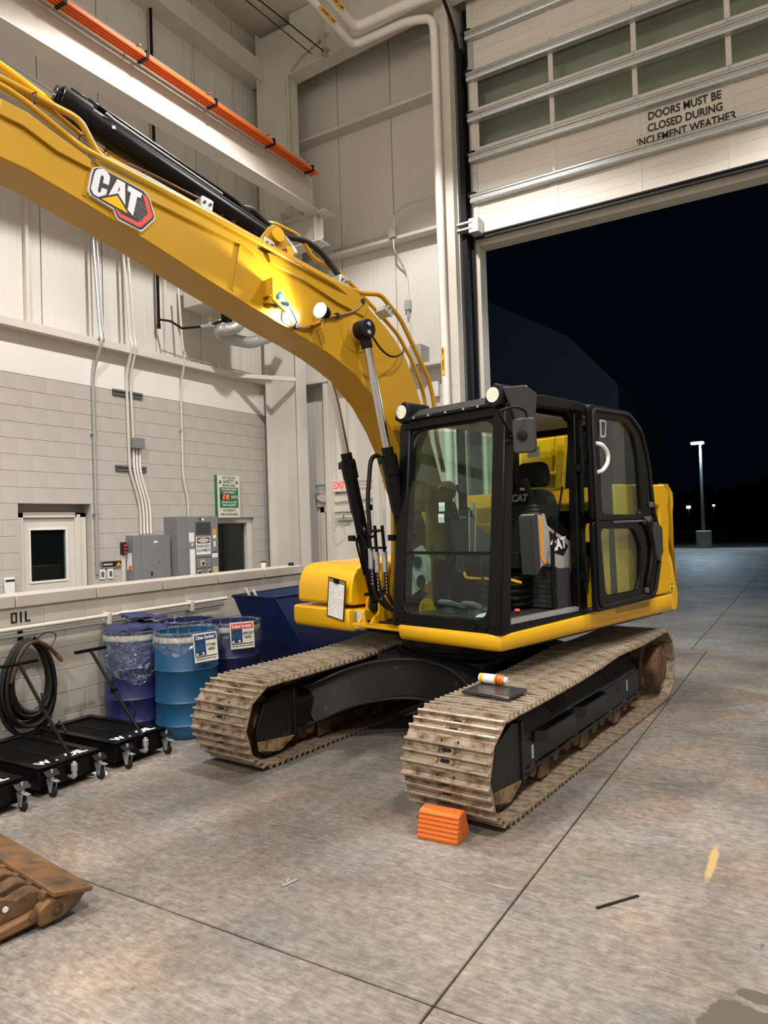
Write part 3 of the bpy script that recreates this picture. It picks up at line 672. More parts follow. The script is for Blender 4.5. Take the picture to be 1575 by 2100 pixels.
# safety board
ss = empty('safety_board', (-8.436, 8.864, 0), 0, 'white and green safety scoreboard sign with red lit day counter', 'sign')
q = M(); q.box(0, .06, -.262, .262, 2.03, 2.738); q.build('sign_case', GREEN, ss, bevel=.003)
q = M(); q.box(.06, .066, -.258, .262, 2.032, 2.736); q.build('sign_face', SIGNW, ss, smooth=0)
q = M(); q.box(.066, .068, -.215, .225, 2.195, 2.535); q.build('green_field', GREEN, ss, smooth=0)
q = M(); q.box(.068, .070, -.205, .02, 2.33, 2.425); q.build('counter_window', INK, ss, smooth=0)
for t, s_, z, m, y in (('ON THE JOB', .058, 2.695, INK, 0), ('SAFETY', .086, 2.630, INK, 0), ('BEGINS HERE', .054, 2.567, INK, 0), ('THIS DEPARTMENT', .046, 2.50, SIGNW, 0), ('HAS WORKED', .046, 2.452, SIGNW, 0), ('DAYS', .068, 2.375, SIGNW, .125),
                    ('WITHOUT A LOST', .046, 2.285, SIGNW, 0), ('TIME ACCIDENT', .046, 2.237, SIGNW, 0), ('ACCIDENTS', .058, 2.150, INK, 0), ('ARE AVOIDABLE', .058, 2.085, INK, 0)):
    text(t, s_, m, ss, (.0685 if m is SIGNW else .0665, .005+y, z), FX, ext=.0005, bold=.0012, sx=.95)
for y in (-.195, .195):
    q = M(); q.frame([(y-.035, 2.60), (y+.035, 2.60), (y, 2.662)], [(y-.016, 2.611), (y+.016, 2.611), (y, 2.640)], .066, .0675, 'x'); q.box(.066, .0675, y-.006, y+.006, 2.607, 2.635); q.build('warning_triangle', INK, ss)
def seg7(dig, y, z, w, h, t):
    S7 = {'2': 'abged', '1': 'bc', '7': 'abc'}[dig]; q = M(); X0, X1 = .070, .0712
    R = {'a': (y, y+w, z+h-t, z+h), 'g': (y, y+w, z+h/2-t/2, z+h/2+t/2), 'd': (y, y+w, z, z+t), 'b': (y+w-t, y+w, z+h/2, z+h), 'c': (y+w-t, y+w, z, z+h/2), 'e': (y, y+t, z, z+h/2), 'f': (y, y+t, z+h/2, z+h)}
    for c in S7: q.box(X0, X1, *R[c])
    return q.build('led_digit', LED, ss, smooth=0)
seg7('2', -.145, 2.34, .045, .075, .012); seg7('1', -.085, 2.34, .03, .075, .012); seg7('2', -.045, 2.34, .045, .075, .012)
# small wall plates by the door
for y, lab in ((6.40, 'white light switch plate nearer the recessed door'), (6.53, 'white light switch plate nearer the breaker panel')):
    e = empty('switch_plate', (-8.43, y, 1.27), 0, lab, 'switch', 'switch plates above the low wall')
    q = M(); q.box(0, .008, -.045, .045, -.07, .07); q.build('plate', WHT, e, bevel=.003); q = M(); q.box(.008, .016, -.02, .02, -.035, .035); q.build('rocker', GREYD, e)
q = M(); q.box(-8.43, -8.40, 5.005, 5.13, 1.13, 1.33); o = tag(q.build('wall_dispenser', WHT, bevel=.006), 'white wall box with dark top stripe before the recessed door', 'dispenser'); q = M(); q.box(-8.40, -8.397, 5.01, 5.125, 1.28, 1.305); q.build('stripe', INK, o)
e = empty('name_sign', (-8.43, 6.55, 1.40), 0, 'small black sign with orange triangle above the switch plates', 'sign')
q = M(); q.box(0, .012, -.17, .20, -.05, .05); q.build('plate', INK, e); q = M(); q.frame([(-.17, -.05), (.20, -.05), (.20, .05), (-.17, .05)], [(-.16, -.04), (.19, -.04), (.19, .04), (-.16, .04)], .012, .015, 'x'); q.build('rim', LGREY, e)
q = M(); q.prism([(.07, -.028), (.16, -.028), (.115, .028)], .012, .0145, 'x'); q.build('emblem', ORG, e)
q = M(); x = -.135
for w in (.012, .02, .014, .018, .02, .012, .016): q.box(.012, .0135, x, x+w, -.012, .012); x += w+.006
q.build('lettering', SIGNW, e)
e = empty('disconnect_switch', (-8.43, 6.735, 1.52), 0, 'narrow black push-button box on a bracket beside the breaker panel', 'switch')
q = M(); q.box(0, .07, -.03, .03, .0, .18); q.build('case', INK, e, bevel=.004); q = M(); q.box(.07, .075, -.018, .018, .02, .05); q.box(.07, .075, -.018, .018, .07, .10); q.box(.07, .075, -.018, .018, .12, .15); q.build('button', RED, e); q = M(); q.box(0, .03, -.025, .025, -.45, 0); q.build('bracket', STL, e)

# gas line, unit heater with flexible flue
q = M(); q.tube([(-8.45, 7.53, 10.8), (-8.45, 7.53, 5.0)], .024, n=10); q.tube([(-8.45, 7.53, 5.07), (-8.2, 7.54, 5.0), (-7.98, 7.54, 4.86), (-7.98, 7.56, 4.86), (-7.95, 8.0, 4.98), (-7.9, 8.42, 5.17)], .018, n=10, fil=.03)
q.cyl((-8.45, 7.53, 5.0), (-8.45, 7.53, 4.93), .03, n=10)
gp = tag(q.build('gas_pipe', BLK), 'black gas pipe dropping down the wall and turning to the heater', 'pipe')
q = M(); q.cyl((-7.965, 7.90, 4.955), (-7.94, 8.08, 5.005), .028, n=10); q.build('union_fitting', ZINC, gp)
q = M(); q.cbox((-7.945, 8.12, 5.03), (.05, .09, .07)); q.cyl((-7.945, 8.12, 5.06), (-7.945, 8.12, 5.10), .015, n=8); q.build('valve_body', ZINC, gp, bevel=.005)
q = M(); q.cyl((-7.945, 8.12, 5.10), (-7.945, 8.12, 5.15), .022, n=10); q.build('yellow_cap', YELB, gp)
hu = empty('unit_heater', (-7.95, 8.35, 5.2), 0, 'hung unit heater box half hidden behind the boom', 'heater')
q = M(); q.box(-.35, .25, -.45, .30, .10, .62); q.build('case', STL, hu, bevel=.01); q = M(); q.box(-.02, .12, .02, .14, -.06, .12); q.build('gas_valve', BLKM, hu, bevel=.01)
q = M()
for x in (-.3, .2): q.cyl((x, -.2, .62), (x, -.2, 5.6), .008, n=6)
q.build('hanger_rod', ZINC, hu)
def ripple(r): return lambda t: r*(1+.035*math.sin(t*2*PI*26))
q = M(); q.tube(fillet([(-7.75, 8.75, 5.35), (-7.72, 8.42, 4.99), (-7.95, 8.28, 4.98), (-8.0, 8.40, 4.92), (-7.9, 8.95, 4.90), (-7.75, 9.6, 5.18)], .16, 24), ripple(.095), n=16)
tag(q.build('flexible_duct', ZINC, smooth=60), 'silver flexible flue duct curling below the boom', 'duct')

# ---- crane runway beam with conductor bars
BX, BZ = -6.92, 7.03
e = empty('crane_beam', (BX, 0, BZ), 0, 'cream crane runway beam spanning high under the roof', 'beam')
q = M(); q.box(-.13, .13, -9, 9.55, 0, .022); q.box(-.008, .008, -9, 9.5, .022, .66); q.box(-.13, .13, -9, 9.5, .66, .682); q.box(.008, .028, -9, 9.5, .10, .112); q.box(.008, .03, -9, 9.5, .022, .045)
q.build('i_beam', STL, e, bevel=.002, seg=1)
q = M(); q.box(-.03, .03, -9, 9.5, .682, .74); q.build('crane_rail', GREYD, e, bevel=.008)
cb = empty('conductor_bars', (-6.70, 0, 7.555), 0, 'four orange conductor bars with dark cover running beside the crane beam', 'conductor rail')
for k in range(4):
    q = M(); x = -.105+k*.046; q.box(x-.010, x+.010, -9, 9.32, -.024, .024); q.box(x-.005, x+.005, -9, 9.34, -.030, -.024); q.build('orange_bar', ORANGE, cb, bevel=.005)
q = M(); q.box(-.14, -.11, -9, 9.36, .035, .075); q.build('dark_cable', mat('dark_green_cable', (.012, .03, .025), rough=.5), cb, bevel=.008)
for yy in (9.05, 8.1, 6.9, 5.75, 4.65, 2.5, .5, -2):
    q = M(); q.box(-.24, .06, yy-.012, yy+.012, .06, .072); q.box(-.24, -.228, yy-.012, yy+.012, -.16, .07)
    q.build('bracket', ZINC, cb); q = M()
    for k in range(4): q.box(-.105+k*.046-.019, -.105+k*.046+.019, yy+.10, yy+.14, -.036, .058)
    q.build('bar_clamp', BLKM, cb)
# bracket column under the beam end
q = M(); q.box(-7.575, -6.72, 9.88, 9.90, 6.2, 7.03); q.f; q = M()
q.prism([(-7.575, 6.55), (-6.9, 6.55), (-6.80, 6.62), (-6.80, 7.03), (-7.575, 7.03)], 9.60, 9.615, 'y')
q.box(-7.575, -6.66, 9.46, 9.76, 7.008, 7.03); q.box(-7.575, -6.78, 9.46, 9.76, 6.535, 6.555); q.box(-6.90, -6.885, 9.48, 9.74, 6.555, 7.008); q.box(-7.58, -7.565, 9.46, 10.03, 6.3, 7.2)
q.build('crane_bracket', STL, wall_back, bevel=.003, seg=1)

# ---- white roof drain pipe at the door column, smaller conduits on the back wall
dp = empty('roof_drain', (0, 0, 0), 0, 'white roof drain pipe with orange labels bending down beside the door column', 'pipe')
q = M(); q.tube([(-4.73, 9.78, 0), (-4.73, 9.78, 9.28), (-4.73, 9.75, 9.58), (-5.15, 9.70, 9.66), (-6.10, 9.60, 9.58), (-6.05, 8.5, 9.58), (-5.85, 4.0, 9.58)], .062, n=16, fil=.14); q.build('pipe_run', PVC, dp)
q = M(); q.tube([(-4.6, 9.6, 9.80), (-5.0, 9.55, 9.80), (-5.95, 9.45, 9.72), (-5.90, 8.5, 9.72), (-5.70, 4.0, 9.72)], .075, n=16, fil=.16); q.build('overflow_run', PVC, dp)
def pipe_label(c, rot, L=.30, w=.06):
    q = M(); q.T = Matrix.Translation(c) @ Euler(rot).to_matrix().to_4x4()
    q.box(-L/2, L/2, -w/2, w/2, 0, .004); o = q.build('pipe_label', mat('label_orange', (.80, .42, .03), rough=.5), dp, smooth=0)
    q = M(); q.T = Matrix.Translation(c) @ Euler(rot).to_matrix().to_4x4()
    q.box(L*.22, L*.38, -.006, .006, .004, .006); q.prism([(L*.36, -.016), (L*.36, .016), (L*.46, 0)], .004, .006, 'z')
    q.build('arrow', INK, o)
    t = text('ROOF DRAIN', w*.62, INK, o, (0, 0, 0), (0, 0, 0), ext=.0006, bold=.001); t.matrix_local = Matrix.Translation(c) @ Euler(rot).to_matrix().to_4x4() @ Matrix.Translation((-L*.14, 0, .005)); t.scale = (.8, 1, 1)
pipe_label((-4.73, 9.713, 4.28), (PI/2, 0, PI/2) if False else (PI/2, -PI/2, 0), .42, .05)
pipe_label((-5.99, 8.75, 9.535), (rad(150), 0, PI/2), .42, .055); pipe_label((-5.83, 8.75, 9.675), (rad(140), 0, PI/2), .42, .06)
YW = 10.47
conduit('thin conduit on the back wall ledge running to the upper box', [(-7.1, 10.28, 6.655), (-5.92, 10.28, 6.66)], .013, .05, m=ZINC)
conduit('second thin conduit on the back wall ledge beside the first', [(-7.1, 10.31, 6.70), (-5.92, 10.31, 6.705)], .010, .05, m=ZINC)
conduit('looping conduit rising from the upper box to the door column', [(-5.83, 10.28, 6.78), (-5.83, 10.28, 7.02), (-5.6, 10.30, 7.12), (-4.8, 10.35, 7.12)], .013, .15, m=ZINC)
conduit('bent conduit dropping from the upper box to the mid box', [(-5.83, 10.25, 6.6), (-5.83, 10.25, 6.40), (-5.72, YW, 6.05), (-5.70, YW, 5.55)], .015, .12, m=ZINC)
conduit('thin conduit dropping from the mid box to the girt', [(-5.70, YW, 5.4), (-5.66, YW, 4.46)], .010, .05, m=ZINC)
q = M(); q.box(-5.90, -5.77, 10.20, 10.28, 6.60, 6.77); tag(q.build('conduit_box', LGREY, bevel=.004), 'light grey conduit box on the back wall ledge', 'junction box')
q = M(); q.box(-5.76, -5.66, 10.42, 10.5, 5.42, 5.58); q.box(-5.73, -5.69, 10.44, 10.5, 5.28, 5.42); tag(q.build('conduit_box', LGREY, bevel=.004), 'light grey conduit box midway down the back wall', 'junction box')
q = M(); q.box(-5.58, -5.36, 10.20, 10.5, 4.42, 4.75); tag(q.build('conduit_box', LGREY, bevel=.006), 'large grey box on the lower back wall girt behind the boom tubes', 'junction box')
q = M(); q.box(-5.33, -5.18, 10.42, 10.5, 3.90, 4.15); tag(q.build('wall_box', WHT, bevel=.006), 'white box low on the back wall beside the drain pipe', 'junction box')
conduit('long thin conduit dropping beside the exit door', [(-7.45, 10.40, 5.2), (-7.45, 10.40, 4.4), (-7.44, 10.43, 2.7)], .012, .05, m=ZINC)
conduit('horizontal conduit crossing behind the boom cylinders', [(-7.1, 10.42, 2.60), (-6.35, 10.42, 2.60), (-6.2, 10.42, 2.60), (-5.5, 10.42, 2.6)], .012, .05, m=ZINC)
conduit('short bent conduit over the exit door', [(-7.7, 10.42, 2.55), (-7.7, 10.42, 2.30), (-7.45, 10.42, 2.25), (-6.9, 10.42, 2.27), (-6.45, 10.42, 2.3), (-6.3, 10.42, 2.15), (-6.3, 10.42, 1.6)], .014, .12, m=ZINC)
e = empty('exit_sign', (-7.16, 10.40, 2.55), 0, 'small lit exit sign with red letters above the exit door', 'sign')
q = M(); q.box(-.17, .17, 0, .04, -.11, .11); q.build('case', SIGNW, e, bevel=.006); text('EXIT', .17, EXITM, e, (0, -.003, 0), FY, ext=.001, bold=.004)
q = M(); q.box(-.55, -.20, -.01, .01, -.005, .04); q.build('mount_arm', ZINC, e)
q = M(); q.tube(spl([(-7.85, 10.30, 4.40), (-7.84, 10.12, 3.9), (-7.83, 10.1, 3.3), (-7.76, 10.1, 3.15), (-7.84, 10.1, 3.02), (-7.88, 10.1, 2.7)]), .012, n=8); tag(q.build('hanging_cable', BLK), 'black looped cable hanging beside the corner column', 'cable')
# brace cables with turnbuckle under the roof
bc = empty('brace_cable', (0, 0, 0), 0, 'crossed brace cables with a turnbuckle under the roof corner', 'cable')
q = M(); q.tube([(-8.1, 5.0, 10.8), (-6.75, 9.75, 9.80)], .010, n=6); q.tube([(-8.0, 6.8, 10.75), (-7.0, 9.7, 9.84)], .008, n=6); q.build('cable', BLK, bc)
q = M(); q.tube([(-7.28, 8.05, 10.15), (-7.20, 8.10, 10.19), (-7.06, 8.6, 10.06), (-7.14, 8.55, 10.02)], .014, n=8, closed=True); q.build('turnbuckle', ZINC, bc)
q = M(); q.cbox((-6.75, 9.75, 9.80), (.10, .08, .12)); q.build('anchor_clip', ZINC, bc)
conduit('thin conduit bending along the roof rafter and down the corner column', [(-7.56, 9.80, 7.4), (-7.56, 9.80, 9.75), (-7.4, 9.86, 9.98), (-6.75, 9.86, 10.2)], .012, .12, m=ZINC, straps=[((-6.95, 9.86, 10.13), (.03, .03, .06))])

# ================================================================== EXCAVATOR  (local x forward, y machine left, z up)
EX = empty('excavator', (-2.739, 5.861, 0), rad(-104.5), 'yellow tracked excavator with black cab, open cab door and lit boom lamp', 'excavator')
TR = rad(9.5)
# ---- tracks
def track_path():
    P = []
    def arc(cx, cz, r, a0, a1, n):
        for k in range(n+1):
            t = a0+(a1-a0)*k/n; P.append((cx+r*math.cos(t), cz+r*math.sin(t)))
    arc(1.69, .335, .292, -PI/2, PI/2, 24)
    P.extend([(1.2, .628), (.6, .634), (.1, .652), (-.25, .672), (-.45, .674), (-.9, .660), (-1.3, .664)])
    arc(-1.68, .36, .312, PI/2, 3*PI/2, 24)
    P.extend([(-1.40, .039), (0, .038), (1.35, .038)])
    return P
def resample(P, N):
    P = [Vector((p[0], 0, p[1])) for p in P]; P.append(P[0]); L = [0]
    for a, b in zip(P[:-1], P[1:]): L.append(L[-1]+(b-a).length)
    out = []
    for k in range(N):
        s = L[-1]*k/N; i = 0
        while L[i+1] < s: i += 1
        t = (s-L[i])/max(1e-9, L[i+1]-L[i]); out.append(P[i].lerp(P[i+1], t))
    return out, L[-1]
NS = 46
PTS, PLEN = resample(track_path(), NS*8)
pitch = PLEN/NS
q = M(); p2 = pitch/2+.008
t3 = pitch/3; prof = [(-pitch/2+.002, 0), (-pitch/2+.002, .010)]
for xg in (-t3, 0, t3): prof += [(xg-.015, .011), (xg-.007, .037), (xg+.006, .038), (xg+.013, .011)]
prof += [(pitch/2-.002, .010), (pitch/2+.012, .004), (pitch/2+.012, 0)]
q.prism(prof, -.30, .30, 'y')
q.mi = 2
for xg in (-t3, 0, t3): q.prism([(xg-.0085, .034), (xg-.007, .0385), (xg+.006, .0395), (xg+.0075, .035)], -.301, .301, 'y')
q.mi = 0
for x in (-.055, .048):
    for y in (-.10, .10 if x < 0 else .10):
        pass
for x, ys in ((-t3/2, (-.06, .05)), (t3/2, (-.06, .05))):
    for y in ys:
        q.cyl((x, y, .010), (x, y, .024), .014, .010, n=6)
q.mi = 1
for x in (-t3/2, t3/2):
    poly = [(x+.010*math.sin(k*PI/4)*1.0, .008+(.028 if (k in (0, 1, 7, 2, 6)) and math.cos(k*PI/4) >= 0 else -.028)*1.0) for k in range(8)]
    poly = [(x+.012*math.sin(t), -.005+(.020 if math.cos(t) > 0 else -.020)+.012*math.cos(t)) for t in [k*2*PI/12 for k in range(12)]]
    q.prism(poly, .011, .0135, 'z')
for y0, s in ((-.055, 1), (.07, -1)):
    e_ = pitch/2-.002
    q.prism([(e_-.026, y0), (e_+.002, y0), (e_+.002, y0+.010*s), (e_-.018, y0+.010*s), (e_-.018, y0+.034*s), (e_-.026, y0+.030*s)], .0095, .0125, 'z')
shoe = q.mesh('track_shoe', [TRACKM, TRACKD, TRACKW], 30)
q = M()
for y in (-.055, .055):
    q.prism([(-pitch/2-.02, -.09), (-pitch/2-.02, -.05), (-pitch/2+.02, -.002), (pitch/2-.01, -.002), (pitch/2+.015, -.05), (pitch/2+.015, -.09), (pitch/2-.02, -.105), (-pitch/2+.02, -.105)], y-.018, y+.018, 'y')
q.cyl((pitch/2, -.09, -.055), (pitch/2, .09, -.055), .024, n=10)
LK = (q.v, q.f)
def make_track(ys):
    fr = M(); y = ys; s = 1 if ys > 0 else -1
    # link chain as the part that carries the shoes
    ch = M()
    for k in range(NS):
        c = PTS[k*8]; a = PTS[(k*8-3) % len(PTS)]; b = PTS[(k*8+3) % len(PTS)]; t = (b-a).normalized(); nrm = Vector((t.z, 0, -t.x))
        mt = Matrix(((t.x, 0, nrm.x, c.x), (0, 1, 0, ys), (t.z, 0, nrm.z, c.z), (0, 0, 0, 1)))
        n0 = len(ch.v); ch.v += [tuple(mt @ Vector(v)) for v in LK[0]]; ch.f += [tuple(i+n0 for i in f) for f in LK[1]]; ch.m += [0]*len(LK[1])
    co = ch.build('track_chain', RUST, EX, rot=(0, 0, TR))
    for k in range(NS):
        c = PTS[k*8]; a = PTS[(k*8-3) % len(PTS)]; b = PTS[(k*8+3) % len(PTS)]; t = (b-a).normalized(); nrm = Vector((t.z, 0, -t.x))
        o = link('track_shoe', shoe, co)
        o.matrix_local = Matrix(((t.x, 0, nrm.x, c.x), (0, 1, 0, ys), (t.z, 0, nrm.z, c.z), (0, 0, 0, 1)))
    # side frame
    q = M()
    q.prism([(ys-.19, .20), (ys+.19, .20), (ys+.19, .40), (ys+.08, .535), (ys-.08, .535), (ys-.19, .40)], -1.18, 1.40, 'x')
    q.box(-1.18, 1.40, ys-.205, ys+.205, .175, .198)
    q.box(-1.20, -1.175, ys-.20, ys+.20, .17, .50)
    tf = q.build('track_frame', BLKW, EX, bevel=.008, rot=(0, 0, TR))
    for ga, gb in ((-.20, -.17), (.17, .20)):
        q = M(); q.prism([(1.38, .15), (1.38, .52), (1.50, .545), (1.72, .47), (1.80, .30), (1.79, .13), (1.70, .075), (1.55, .08)], ys+ga, ys+gb, 'y'); q.build('idler_guard', BLKW, tf, bevel=.006)
    q = M(); q.box(1.36, 1.40, ys-.215, ys+.215, .13, .53); q.build('guard_flange', BLKW, tf, bevel=.006)
    for sy in (.2005, -.2045):
        q = M(); q.prism([(1.60, .082), (1.79, .13), (1.80, .20), (1.40, .16), (1.40, .15), (1.55, .08)], ys+sy, ys+sy+.004, 'y')
        q.build('mud_crust', mat('dry_mud', (.26, .17, .085), rough=.9, col2=(.10, .06, .035), scale=12.0, bump=.4), tf)
    q = M(); q.lathe([(0, -.16), (.10, -.16), (.12, -.08), (.19, -.07), (.20, -.02), (.20, .02), (.19, .07), (.12, .08), (.10, .16), (0, .16)], (1.69, ys, .335), (0, 1, 0), 28); q.build('idler', RUST, tf)
    q = M(); N = 19; pts = []
    for k in range(N*2):
        r = .285 if k % 2 == 0 else .24
        for d in (-.25, .25): pts.append((-1.68+r*math.cos((k+d)*PI/N), .36+r*math.sin((k+d)*PI/N)))
    q.prism(pts, ys-.03, ys+.03, 'y'); q.build('sprocket', RUST, tf)
    q = M(); q.lathe([(0, .02*s), (.235, .02*s), (.235, .12*s), (.205, .14*s), (.205, .235*s), (.17, .265*s), (0, .275*s)], (-1.66, ys, .35), (0, 1, 0), 32); q.lathe([(.21, -.02*s), (.21, -.25*s), (0, -.25*s)], (-1.66, ys, .35), (0, 1, 0), 24)
    for k in range(14): t = 2*PI*k/14; q.cyl((-1.66+.185*math.cos(t), ys+.23*s, .35+.185*math.sin(t)), (-1.66+.185*math.cos(t), ys+.252*s, .35+.185*math.sin(t)), .014, n=6)
    q.build('final_drive', RUST, tf)
    q = M(); q.lathe([(0, -.19), (.05, -.19), (.05, -.13), (.095, -.12), (.095, -.085), (.075, -.08), (.075, .08), (.095, .085), (.095, .12), (.05, .13), (.05, .19), (0, .19)], (0, 0, 0), (0, 1, 0), 16)
    rm = q.mesh('track_roller', RUST)
    for k in range(7): link('track_roller', rm, tf, loc=(-1.12+k*.385, ys, .165))
    for k in (1, 3, 5):
        for sg in (-1, 1): q = M(); q.cbox((-1.12+k*.385+.19, ys+sg*.17, .13), (.16, .03, .14)); q.build('roller_guide', RUST, tf, bevel=.01)
    q = M(); q.lathe([(0, -.12), (.055, -.12), (.055, -.05), (.045, -.04), (.045, .04), (.055, .05), (.055, .12), (0, .12)], (-.40, ys, .578), (0, 1, 0), 16); q.box(-.46, -.34, ys-.14*s-.02, ys-.14*s+.02, .53, .60); q.build('carrier_roller', RUST, tf)
    # steps on the outer side
    for x0, x1 in ((.56, 1.20), (-.12, .50)):
        q = M(); z0, z1 = .345, .42; yo = ys+s*.19
        w = [(x0, yo), (x0+.06, yo+s*.085), (x1-.06, yo+s*.085), (x1, yo)]; wi = [(x0+.02, yo), (x0+.07, yo+s*.067), (x1-.07, yo+s*.067), (x1-.02, yo)]
        q.frame(roundpoly(w, .03), roundpoly(wi, .02), z0, z1, 'z'); q.prism(wi, z0+.005, z0+.02, 'z'); q.build('step', BLKW, tf)
    q = M()
    for x in (-.57, ): q.cyl((x, ys+s*.189, .345), (x, ys+s*.192, .345), .028, n=14)
    q.build('frame_hole', TRACKD, tf)
    for xa, za in ((1.18, .24), (-.82, .28)): q = M(); q.box(xa, xa+.03, ys+s*.19, ys+s*.193, za, za+.09); q.build('paint_mark', mat('mint_mark', (.32, .45, .36), rough=.6), tf)
    for x in (.62, -.55):
        q = M(); q.prism([(ys+s*.16, .440), (ys+s*.105, .507), (ys+s*.107, .510), (ys+s*.162, .443)], x-.16, x+.16, 'x')
        q.build('frame_slot', TRACKD, tf)
    return tf
make_track(.995); make_track(-.995)
# ---- lower frame
q = M()
for sx in (1, -1):
    pts = spl([(sx*1.05, -.84, .335), (sx*.74, -.47, .50), (sx*.58, 0, .555), (sx*.74, .47, .50), (sx*1.05, .84, .335)], 6)
    q.sweep_rect(pts, .26, .30, (sx, 0, 0))
    q.sweep_rect([p+Vector((0, 0, .16)) for p in pts], .36, .022, (sx, 0, 0)); q.sweep_rect([p-Vector((0, 0, .16)) for p in pts], .34, .022, (sx, 0, 0))
q.box(-.62, .62, -.52, .52, .40, .70)
q.build('car_body', BLKW, EX, bevel=.006, rot=(0, 0, TR))
q = M(); q.lathe([(.46, .66), (.60, .66), (.60, .74), (.56, .745), (.56, .80), (.60, .805), (.60, .88), (.4, .88)], n=48); q.build('swing_bearing', BLK, EX)
# ---- upper deck
q = M(); q.box(-1.9, .50, -1.30, .98, .86, .98); q.box(-.2, .62, -.95, .95, .87, .97); q.box(.3, .78, -.02, .98, .88, .99); q.build('deck', BLK, EX, bevel=.01)
q = M(); q.cyl((.52, .02, .86), (.52, .02, .79), .10, n=16); q.build('drain_plug', RUB, EX)
# cab-side skirt: wraps the front and the left side
sk = M()
def skirt_prof(y_out, inward):  # rounded lower edge
    return [(y_out+inward*.10, .88), (y_out+inward*.055, .882), (y_out+inward*.02, .897), (y_out+inward*.004, .925), (y_out, .955), (y_out, 1.042), (y_out+inward*.012, 1.055), (y_out+inward*.14, 1.055)]
path = [(.80, -.03), (.868, .04), (.872, .94), (.845, 1.035), (.76, 1.062), (-1.93, 1.062)]
P = [Vector((*p, 0)) for p in roundpoly(path, .0)] if False else [Vector((*p, 0)) for p in path]
secs = []
for i, p in enumerate(P):
    a = P[max(i-1, 0)]; b = P[min(i+1, len(P)-1)]; t = (b-a).normalized(); n_ = Vector((t.y, -t.x, 0))  # outward
    sc = []
    for d, z in skirt_prof(0, -1):
        zz = z if not (p.x > .74 and z > 1.0) else z-.045
        v = p+n_*d if True else p; sc.append(sk.pt((v.x, v.y, zz)))
    secs.append(sc)
for a, b in zip(secs[:-1], secs[1:]):
    for k in range(len(a)-1): sk.face((a[k], a[k+1], b[k+1], b[k]))
sk.face(secs[0][::-1]); sk.face(secs[-1])
sko = sk.build('side_skirt', YELB, EX, smooth=50)
q = M(); q.box(-1.42, -.80, 1.0615, 1.066, .985, 1.035); q.build('skirt_recess', YEL, sko)
# ---- storage box and base at the machine's right front
q = M(); pr = [(-.9, 1.10), (.68, 1.10), (.705, 1.12), (.70, 1.25), (.67, 1.36), (.62, 1.43), (.54, 1.465), (.40, 1.475), (-.9, 1.49)]
q.prism(pr, -1.50, -.72, 'y'); sbx = q.build('storage_box', YELB, EX, bevel=.022, seg=3)
q = M(); q.prism([(-.9, 1.11), (.42, 1.11), (.44, 1.2), (.30, 1.47), (-.9, 1.49)], -.725, -.60, 'y'); q.build('box_side_panel', YEL, sbx, bevel=.01)
q = M(); q.prism([(-.9, .86), (.66, .86), (.70, .875), (.725, .92), (.725, 1.05), (.71, 1.07), (-.9, 1.07)], -1.56, -.74, 'y'); q.prism([(-.9, .88), (.66, .88), (.66, 1.07), (-.9, 1.07)], -.74, -.60, 'y')
sbb = q.build('storage_base', YELB, EX, bevel=.02, seg=3)
q = M(); q.T = Matrix.Translation((.722, -.745, .985)) @ Euler((0, 0, rad(38))).to_matrix().to_4x4(); q.box(-.002, .002, -.0, .19, -.085, .075); q = M(); q.box(.655, .664, -.728, -.61, .90, 1.05); dcl = q.build('decal_plate', SIGNW, sbb)
q = M(); q.box(.664, .666, -.726, -.69, .95, 1.045); q.build('decal_panel', GREYP, dcl)
q = M(); random.seed(11)
for k in range(14): y = -.68+random.random()*.06; z = .92+random.random()*.11; q.tube([(.6665, y, z), (.6665, y+.02*random.uniform(-1, 1), z+.02*random.uniform(-1, 1))], .0008, n=4)
q.build('decal_line', GREYP, dcl)
# boom base brackets on the deck
q = M()
for y in (-.63, -.47, -.13, .03):
    q.prism(roundpoly([(.30, .95), (.72, .95), (.66, 1.02), (.60, 1.05), (.60, 1.14), (.55, 1.19), (.47, 1.19), (.42, 1.10), (.32, 1.02)], .03), y-.014, y+.014, 'y')
q.box(.25, .76, -.66, .06, .93, .955); q.build('cylinder_bracket', YELB, EX, bevel=.004)
q = M()
for y in (-.52, -.09):
    q.prism(roundpoly([(-.45, .98), (.42, .98), (.36, 1.5), (.34, 2.10), (.22, 2.21), (.06, 2.16), (-.05, 1.9)], .08), y-.02, y+.02, 'y')
q.cyl((.19, -.58, 2.07), (.19, -.02, 2.07), .09, n=24); q.build('boom_bracket', YEL, EX, bevel=.006)
for c in ((.36, 2.10), (.04, 2.12)):
    q = M(); q.cyl((c[0], -.20, c[1]), (c[0], -.06, c[1]), .085, n=20)
    q.build('bracket_boss', YEL, EX, bevel=.012)
